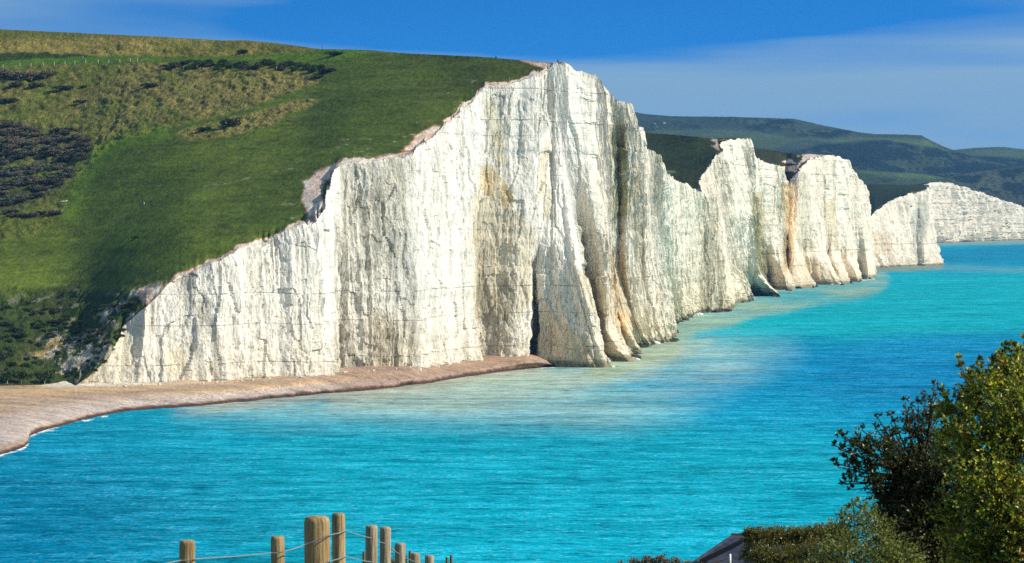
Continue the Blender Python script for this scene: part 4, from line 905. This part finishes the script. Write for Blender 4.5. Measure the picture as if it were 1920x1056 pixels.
# ------------------------------------------------------------------ fences and posts
def post_shape(mb, b, t, r, n=14):
    b, t = Vector(b), Vector(t); d = (t-b)
    mb.rings([b, b+d*.5, t-Vector((0, 0, r*.45)), t-Vector((0, 0, r*.12)), t], [r*1.04, r, r*.98, r*.90, r*.66], n)
root = empty('wire_fence', bpos(600, 24)); o0 = np.array(root.location)
tag(root, 'wire fence of round timber posts descending the near slope towards the sea', 'fence')
posts = [(351, 1013, 30, 20.0), (520.5, 1005, 26, 23.0), (594, 968, 49, 23.2), (634.5, 962, 25, 24.0), (696.5, 985, 23, 26.0), (722.5, 988, 21, 29.0), (750.5, 1018, 20, 30.0), (779, 1037, 18, 34), (805, 1041, 17, 37.0)]
tops = []
for px, py, wd, Y in posts:
    p = W(px, py, Y); g = gz(p[0], p[1])-.25; mb = MB(); r = wd/2/F*Y
    post_shape(mb, np.array((p[0]+random.uniform(-.03, .03), p[1]+random.uniform(-.03, .03), g))-o0, p-o0, r, 18); mb.build('post', M['wood'] if px < 640 else M['wood_grey'], root, True); tops.append(p)
def wire(name, pts, r, sag=.0):
    mb = MB(); Q = []
    for (a, b) in zip(pts[:-1], pts[1:]):
        a, b = W(*a), W(*b)
        for k in range(8): q = k/8; v = a*(1-q)+b*q; v = v-np.array((0, 0, sag*4*q*(1-q))); Q.append(tuple(v-o0))
    Q.append(tuple(W(*pts[-1])-o0)); mb.rings(Q, [r]*len(Q), 6); return mb.build(name, M['wire'], root, True)
WR = .0034
wire('wire', [(150, 1085, 18), (338, 1051, 19.95), (366, 1048, 19.95), (508, 1037, 22.9), (533, 1034, 22.9), (570, 1022, 23.05), (618, 1003, 23.05), (648, 995, 23.95), (696, 1009, 25.95), (722, 1019, 28.95), (750, 1040, 29.95), (779, 1054, 33.95), (805, 1058, 36.95)], WR, .004)
wire('wire', [(508, 1090, 22.9), (570, 1072, 23.05), (618, 1052, 23.05), (648, 1043, 23.95), (696, 1054, 25.95), (722, 1062, 28.95), (750, 1078, 29.95)], WR, .004)
root = empty('post_fence', bpos(760, 134)); o0 = np.array(root.location)
tag(root, 'row of thin dark fence posts with yellow lit sides beyond the timber fence', 'fence')
for px, py, wd in ((682, 1034, 5), (684, 1050, 6), (769, 1033, 6), (761, 1043, 5), (838, 1045, 5.5), (846, 1041, 5.5)):
    p = W(px, py, 134); mb = MB(); post_shape(mb, np.array((p[0], p[1], gz(p[0], p[1])-.2))-o0, p-o0, wd/2/F*134, 8); mb.build('post', M['wood_dark'], root, True)
mb = MB(); mb.rings([tuple(W(x, y, 134)-o0) for x, y in ((640, 1052), (682, 1048), (769, 1050), (842, 1054), (900, 1062))], [.008]*5, 4); mb.build('wire', M['wire'], root)

root = empty('hill_fence', on_hill(150, 124)); o0 = np.array(root.location)
tag(root, 'line of short pale posts with thin wire along the path on the hill', 'fence')
prev = []
for i, (px, py) in enumerate(((-20, 130), (5, 128), (38, 127.5), (58, 127), (81, 125.5), (101, 125), (121, 123.5), (142, 122.5), (162, 121.5), (184, 120), (204, 119.5), (225, 118.5), (245, 117.5), (257, 117))):
    p = on_hill(px, py); mb = MB(); h = random.choice((.95, 1.1, 1.15)); lean = random.uniform(-.08, .08)
    post_shape(mb, p-o0-np.array((0, 0, .3)), p-o0+np.array((lean, 0, h)), .11, 8); mb.build('post', M['wood_pale'], root, True); prev.append(p-o0+np.array((lean*.8, 0, h*.8)))
p = on_hill(262, 117); mb = MB(); post_shape(mb, p-o0-np.array((.2, 0, .2)), p-o0+np.array((.75, 0, .8)), .07, 8); mb.build('brace', M['wood_pale'], root, True)
mb = MB(); mb.rings([tuple(v) for v in prev], [.012]*len(prev), 4); mb.build('wire', M['wire'], root)
def marker(px, py, h, r, label, name='marker_post', mat='wood_pale'):
    p = on_hill(px, py); mb = MB(); post_shape(mb, (0, 0, -.3), (0, 0, h), r, 8); o = mb.build(name, M[mat], None, True); o.location = [float(v) for v in p]; return tag(o, label, 'post')
marker(604.5, 97.5, 1.9, .06, 'tall thin pole standing on the green skyline of the hill', 'pole', 'wood_dark')
marker(519, 134, 1.2, .06, 'single thin grey post in front of the bramble belt')
marker(370, 123, 1.0, .06, 'single short grey post where the bramble belt begins')
p = on_hill(952, 153); root = empty('warning_sign', p); tag(root, 'small two legged sign frame on the turf near the cliff edge', 'sign')
mb = MB(); mb.rings([(-.55, 0, -.2), (-.45, 0, .95)], [.04, .04], 6); mb.build('post', M['wood_dark'], root)
mb = MB(); mb.rings([(.45, 0, -.2), (.35, 0, 1.25)], [.04, .04], 6); mb.build('post', M['wood_pale'], root)
mb = MB(); mb.rings([(-.9, 0, .06), (.35, 0, .10)], [.06, .05], 6); mb.build('rail', M['wood_dark'], root)
p = on_hill(543, 226); mb = MB(); mb.rings([(-1.1, .1, .15), (-.5, 0, .10), (.4, 0, .10), (1.0, .1, .2), (1.15, .1, .55)], [.10, .14, .14, .12, .05], 8)
o = mb.build('fallen_branch', M['wood_dark'], None, True); o.location = [float(v) for v in p]; tag(o, 'dark fallen branch lying on turf below the rough grass tongue', 'branch')
p = on_hill(117, 379); mb = MB(); mb.rings([(-1.2, 0, .08), (-.3, 0, .16), (.6, .1, .20), (1.2, .1, .35)], [.10, .16, .14, .06], 8)
o = mb.build('bleached_log', M['rock'], None, True); o.location = [float(v) for v in p]; tag(o, 'bleached white log lying where scrub meets short turf', 'log')

# ------------------------------------------------------------------ people
def flat(name, c, rough=.8): return mat_noise(name, c, tuple(min(1, v*1.25) for v in c), 20, rough, .2, (1, 1, 1), .1, .005)
M['skin'] = flat('skin', (.50, .32, .24)); M['hair'] = flat('hair', (.05, .035, .025))
CL = {'black': flat('black_cloth', (.012, .013, .016)), 'blue': flat('blue_cloth', (.02, .05, .35)), 'white': flat('white_cloth', (.75, .75, .75)), 'grey': flat('grey_cloth', (.12, .13, .14)), 'navy': flat('navy_cloth', (.015, .02, .05)), 'green': flat('green_cloth', (.04, .10, .07))}
def person(pos, face, top, legs, label, pose='walk', pack=None, scale=1.0):
    V = {'pel': (0, 0, .95), 'wst': (0, .01, 1.10), 'chs': (0, .03, 1.32), 'nk': (0, .03, 1.48), 'hd0': (0, .04, 1.56), 'hd': (0, .06, 1.66), 'top': (0, .05, 1.74)}
    s = {'walk': 1, 'stand': .25, 'sit': 0}[pose]
    for sd, sg in (('l', 1), ('r', -1)):
        st = s*sg
        V['hip'+sd] = (.09*sg, 0, .90); V['kne'+sd] = (.10*sg, .16*st+.05, .50); V['ank'+sd] = (.10*sg, .24*st-.02, .09); V['toe'+sd] = (.11*sg, .24*st+.14, .04)
        V['sho'+sd] = (.18*sg, .02, 1.42); V['elb'+sd] = (.25*sg, -.14*st, 1.13); V['wri'+sd] = (.25*sg, -.18*st+.10, .90); V['hnd'+sd] = (.25*sg, -.18*st+.14, .80)
        if pose == 'sit':
            V['kne'+sd] = (.13*sg, .42, .98); V['ank'+sd] = (.12*sg, .55, .55); V['toe'+sd] = (.12*sg, .70, .50); V['hip'+sd] = (.09*sg, .05, .88); V['wri'+sd] = (.18*sg, .30, 1.02); V['hnd'+sd] = (.15*sg, .38, 1.0)
    R = {'pel': .14, 'wst': .125, 'chs': .15, 'nk': .055, 'hd0': .07, 'hd': .098, 'top': .06, 'hip': .09, 'kne': .06, 'ank': .042, 'toe': .04, 'sho': .065, 'elb': .045, 'wri': .033, 'hnd': .035}
    nm = list(V); E = [('pel', 'wst'), ('wst', 'chs'), ('chs', 'nk'), ('nk', 'hd0'), ('hd0', 'hd'), ('hd', 'top')]
    for sd in 'lr': E += [('pel', 'hip'+sd), ('hip'+sd, 'kne'+sd), ('kne'+sd, 'ank'+sd), ('ank'+sd, 'toe'+sd), ('chs', 'sho'+sd), ('sho'+sd, 'elb'+sd), ('elb'+sd, 'wri'+sd), ('wri'+sd, 'hnd'+sd)]
    dz = -.47 if pose == 'sit' else 0
    me = bpy.data.meshes.new('person'); me.from_pydata([(x, y, z+dz) for x, y, z in V.values()], [(nm.index(a), nm.index(b)) for a, b in E], [])
    o = bpy.data.objects.new('person', me); COL.objects.link(o)
    md = o.modifiers.new('skin', 'SKIN'); sv = me.skin_vertices[0].data
    for i, k in enumerate(nm):
        r = R.get(k) or R[k[:-1]]; sv[i].radius = (r, r*(.75 if k in ('pel', 'wst', 'chs') else 1)); sv[i].use_root = (k == 'pel')
    o.modifiers.new('sub', 'SUBSURF').levels = 1
    dg = bpy.context.evaluated_depsgraph_get(); me2 = bpy.data.meshes.new_from_object(o.evaluated_get(dg))
    bpy.data.objects.remove(o); o = bpy.data.objects.new('person', me2); COL.objects.link(o)
    me2.materials.clear()
    for m in (M['skin'], CL[top], CL[legs]): me2.materials.append(m)
    for p in me2.polygons:
        c = p.center; z = c.z-dz; p.use_smooth = True
        p.material_index = 0 if z > 1.50 or (abs(c.x) > .15 and z < .92 and z > .74 and pose != 'sit') else (1 if z > .97 or (abs(c.x) > .18 and z > .74) else 2)
    o.location = (float(pos[0]), float(pos[1]), float(pos[2])+.08); o.rotation_euler = (0, 0, face); o.scale = (scale,)*3
    tag(o, label, 'person')
    mb = MB(); mb.rings([(0, .02, 1.60+dz), (0, .03, 1.70+dz), (0, .045, 1.775+dz)], [.104, .112, .05], 10); mb.build('hair', M['hair'], o, True)
    if pack:
        mb = MB(); mb.box((0, -.19, 1.27+dz), (.30, .16, .42)); b = mb.build('backpack', CL[pack], o); bv = b.modifiers.new('bevel', 'BEVEL'); bv.width = .05; bv.segments = 2
    return o
person(on_hill(267.5, 391.5), 1.9, 'black', 'navy', 'walker in dark clothes with a pale pack, ahead on the short turf', 'walk', 'white', 1.1)
person(on_hill(283.5, 388.5), 1.6, 'black', 'black', 'walker dressed all in black, following behind on the short turf', 'walk', None, 1.1)
person(on_hill(157, 118.5), -1.2, 'blue', 'navy', 'walker in blue with a white pack on the path behind the hill fence', 'walk', 'white')
pk = on_hill(930, 107.5); person((pk[0], pk[1]+2.5, pk[2]-.65), 2.8, 'navy', 'black', 'person in dark clothes sitting on the grassy skyline of the hill', 'sit')
q = PA[-1, np.argmin(np.abs(PX(PA[-1])[0]-1055))]; person((q[0]-1.2, q[1]+2.5, q[2]-.55), 2.4, 'green', 'black', 'person in dark clothes half hidden behind the summit of the chalk cliff', 'stand')
def far_person(px, py, Y, label, top='black', legs='navy', sc=1.0, name=None):
    return person(W(px, py, Y), 1.2, top, legs, label, 'stand', None, sc)
far_person(1416.5, 277.6, 1892, 'tiny person in black on the grass saddle between the two middle headlands')
far_person(1647, 346.8, 2628, 'tiny person in black with a paler companion on the last green saddle', sc=1.15)
far_person(1650.5, 346.8, 2628, 'tiny person in pale grey with a darker companion on the last green saddle', 'grey', 'grey', 1.0)
far_person(1722, 346.6, 2602, 'tiny lone person beside the brow of the last but one cliff')
root = empty('saddle_fence', W(1425, 279, 1890)); o0 = np.array(root.location); tag(root, 'few thin dark fence posts on the saddle beside the tiny person', 'fence')
for px in (1411, 1422, 1432, 1444):
    mb = MB(); b = W(px, 279.5+.02*(px-1411), 1892); post_shape(mb, b-o0-np.array((0, 0, .6)), b-o0+np.array((0, 0, 1.2)), .10, 6); mb.build('post', M['wood_dark'], root)
mb = MB(); mb.rings([tuple(W(px, 276.5+.02*(px-1411), 1892)-o0) for px in (1411, 1422, 1432, 1444)], [.02]*4, 4); mb.build('wire', M['wire'], root)

# ------------------------------------------------------------------ rocks
def boulder(pos, r, mat, label, cat, group, sq=(1, 1, .7)):
    import bmesh
    bm = bmesh.new(); bmesh.ops.create_icosphere(bm, subdivisions=3, radius=1.0); sd = random.randrange(1000)
    for v in bm.verts:
        c = v.co; q = np.array((c.x, c.y, c.z)); ax = np.abs(q).max(); c *= (1+.55*(1/ax-1))*.85
        k = 1+.28*float(fbm(np.array(c.x*1.3+sd), np.array(c.y*1.3+c.z*1.1), sd, 3)); v.co = Vector((c.x*k*sq[0]*r, c.y*k*sq[1]*r, c.z*k*sq[2]*r))
    me = bpy.data.meshes.new('boulder'); bm.to_mesh(me); bm.free(); me.materials.append(M[mat])
    o = bpy.data.objects.new('boulder', me); COL.objects.link(o); o.location = [float(v) for v in pos]; o.rotation_euler = (random.uniform(-.4, .4), random.uniform(-.4, .4), random.uniform(0, 6)); tag(o, label, cat, group); return o
def foot_y(px): return np.interp(px, BK[:, 0], BK[:, 1]), np.interp(px, BK[:, 0], BKY)
for px, dy, rp in ((768, 1, 4), (776, 3, 5), (784, 2, 6), (790, 5, 4), (796, 7, 5), (803, 9, 4.5), (809, 12, 3.5), (799, 3, 6), (787, 8, 3), (814, 13, 2.5), (772, 6, 3)):
    by_, bY_ = foot_y(px); py = by_+dy; z = np.clip(EYE-(by_-HZ)/F*bY_, .3, 5)-.12*dy; Y = (EYE-z)*F/(py-HZ); s = Y/F
    boulder(W(px, py, Y)-np.array((0, 0, rp*s*.15)), rp*s, 'rock', 'white chalk boulder in the heap fallen onto the shingle', 'boulder', 'chalk boulders fallen onto the shingle')
for i in range(44):
    px = random.uniform(190, 760); by_, bY_ = foot_y(px); z = EYE-(by_-HZ)/F*bY_; s = bY_/F; rp = random.uniform(1.2, 3.6)
    boulder(W(px, by_+random.uniform(0, 3), bY_-random.uniform(0.5, 4))*np.array((1, 1, 0))+np.array((0, 0, z-.1)), rp*s, 'rock', 'white chalk block lying along the cliff foot', 'boulder', 'chalk blocks along the cliff foot')
for px, py, rp in ((1374, 567, 5), (1381, 567, 4), (1388, 566.5, 4.5), (1396, 564, 3.5), (1404, 563.5, 3.5), (1411, 564, 3), (1452, 556.5, 4), (1459, 557, 3), (1477, 545, 3), (1482, 545.5, 2.5), (1611, 529.5, 2), (1288, 599, 3), (1186, 677.5, 3), (1178, 678, 2.5)):
    Y = EYE*F/(py-HZ); s = Y/F; boulder(W(px, py, Y)+np.array((0, 0, .1)), rp*s, 'weedrock', 'dark weed covered rock in the water at the foot of the headlands', 'rock', 'weed covered rocks at the headlands', (1.3, 1.2, .6))

for PF, lo, hi, n_ in ((PA, 1133, 1366, 46), (PB, 1366, 1480, 26), (PC, 1475, 1632, 34)):
    fx, fy_ = PX(PF[1]); ok = np.where((fx > lo) & (fx < hi))[0]
    for i in rng.choice(ok, n_, replace=False):
        q = PF[1, i]; r = float(rng.uniform(.4, 1.5)); boulder((q[0]+rng.uniform(-.3, 1.8), q[1]-rng.uniform(0, 2.5), .05), r, 'weedrock' if rng.random() < .6 else 'rock', 'rubble block at the water line of the sheer cliffs', 'rock', 'rubble along the foot of the sheer cliffs', (1.2, 1.2, .65))

# ------------------------------------------------------------------ houses
M['slate'] = None
def mat_slate():
    t = NT('roof_slate'); p = t.n('TexCoord').outputs['Object']; sp = t.n('SeparateXYZ', {0: p}).outputs
    fr = t.math('FRACT', t.math('MULTIPLY', sp[2], 11.0)); row = t.math('FLOOR', t.math('MULTIPLY', sp[2], 11.0))
    col_ = t.math('FLOOR', t.math('ADD', t.math('MULTIPLY', t.math('ADD', sp[0], sp[1]), 4.0), t.math('MULTIPLY', row, .5)))
    rnd = t.n('TexWhiteNoise', {'Vector': t.n('CombineXYZ', {0: col_, 1: row}).outputs[0]}, noise_dimensions='2D').outputs[0]
    c = t.mix(rnd, (.022, .027, .05), (.055, .062, .09)); c = t.mix(t.mapr(fr, .0, .22, .85, 0), c, (.012, .012, .016))
    b = t.n('Bump', {'Height': fr, 'Strength': .8, 'Distance': .03}).outputs[0]
    return t.finish(principled(t, c, .55, .3, b))
M['slate'] = mat_slate(); M['roof_shade'] = flat('dark_roof_shade', (.02, .022, .035)); M['ridge'] = flat('ridge_tile', (.10, .04, .03)); M['render'] = flat('white_render', (.72, .72, .70)); M['pipe'] = flat('white_pipe', (.8, .8, .8), .5)
def P200(px, py, Y=200): return W(px, py, Y)
hb = P200(1400, 1056); hb[2] = gz(hb[0], 200); root = empty('slate_house', hb); o0 = hb
tag(root, 'house with a dark slate hipped roof and white vent pipe beside the hedge', 'house')
def face(name, pts, mat, par=root, thick=.06):
    V = [Vector(tuple(np.array(p)-o0)) for p in pts]; n = (V[1]-V[0]).cross(V[2]-V[0]).normalized()*thick; m = len(V); mb = MB()
    mb.add(V+[v-n for v in V], [tuple(range(m)), tuple(range(2*m-1, m-1, -1))]+[(i, m+i, m+(i+1) % m, (i+1) % m) for i in range(m)]); return mb.build(name, mat, par)
A1, A2, EL1, ER1 = P200(1372, 1002.5, 203), P200(1500, 1006, 204), P200(1296, 1054, 200.4), P200(1500, 1058, 199.6)
rf = face('roof', [EL1, ER1, A2, A1], M['slate']); bk = W(1310, 1052, 206.5)
face('hip', [A1, bk, EL1], M['slate']); face('rear_roof', [A2, W(1500, 1054, 207), bk, A1], M['slate'])
mb = MB(); mb.rings([tuple(A1-o0+np.array((0, 0, .02))), tuple(A2-o0+np.array((0, 0, .02)))], [.07, .07], 8); mb.build('ridge_tiles', M['ridge'], rf)
# lower wing roof in front of the main one, with a dark strip painted in for the shadow band
L1, L2, L3, L4 = P200(1322, 1053, 198.6), P200(1392, 1019, 199.6), P200(1500, 1021, 199.6), P200(1500, 1066, 198.2)
face('wing_roof', [P200(1318, 1060, 198.2), L4, L3, L2], M['slate'])
mb = MB(); a, b = P200(1312, 1054.5, 198.9)-o0, P200(1392, 1015.5, 199.7)-o0; up_ = np.array((0, -.12, .16)); mb.add([a-up_, b-up_, b+up_, a+up_, a-up_+(0, .14, 0), b-up_+(0, .14, 0), b+up_+(0, .14, 0), a+up_+(0, .14, 0)], [(0, 1, 2, 3), (7, 6, 5, 4), (0, 4, 5, 1), (3, 2, 6, 7), (1, 5, 6, 2), (0, 3, 7, 4)]); mb.build('shadow_strip', M['roof_shade'], root)  # dark strip in place of the shadow across the slates
pb, pt = P200(1369, 1058, 198)-o0, P200(1369, 1039, 198)-o0; mb = MB(); mb.rings([tuple(pb-np.array((0, 0, .3))), tuple(pt)], [.06, .06], 10); mb.build('vent_pipe', M['pipe'], root, True)
x0, x1 = P200(1305, 0)[0]-o0[0], P200(1500, 0)[0]-o0[0]; mb = MB(); zt = P200(0, 1058)[2]-o0[2]; mb.box(((x0+x1)/2+.3, 3.2, zt/2-.3), (x1-x0-.8, 5.5, zt-.2)); mb.build('wall', M['render'], root)
for px, py, wd, lab in ((1246, 232, 5, 'larger of two tiny white houses on the distant down'), (1228, 232.5, 3, 'smaller of two tiny white houses on the distant down')):
    Y = 4560; p = W(px, py, Y); s = Y/F; r_ = empty('white_house', p); tag(r_, lab, 'house')
    mb = MB(); w_ = wd*s; mb.box((0, 0, w_*.3), (w_, w_*.8, w_*.6)); mb.build('wall', M['render'], r_)
    mb = MB(); h = w_*.6; mb.add([(-w_*.55, -w_*.45, h), (w_*.55, -w_*.45, h), (w_*.55, w_*.45, h), (-w_*.55, w_*.45, h), (-w_*.5, 0, h+w_*.3), (w_*.5, 0, h+w_*.3)], [(0, 1, 5, 4), (2, 3, 4, 5), (1, 2, 5), (3, 0, 4), (3, 2, 1, 0)]); mb.build('roof', M['slate'], r_)

# ------------------------------------------------------------------ the air between here and the far downs
mb = MB(); mb.box((0, 4300, 116), (11000, 9000, 248)); hz = mb.build('haze', None); hz['kind'] = 'stuff'
t = NT('sea_haze'); v = t.n('VolumePrincipled', {'Color': (.18, .50, 1.0, 1), 'Density': HAZE, 'Anisotropy': .2, 'Density Attribute': ''}); t.t.links.new(v.outputs[0], t.out.inputs['Volume']); hz.data.materials.append(t.m)
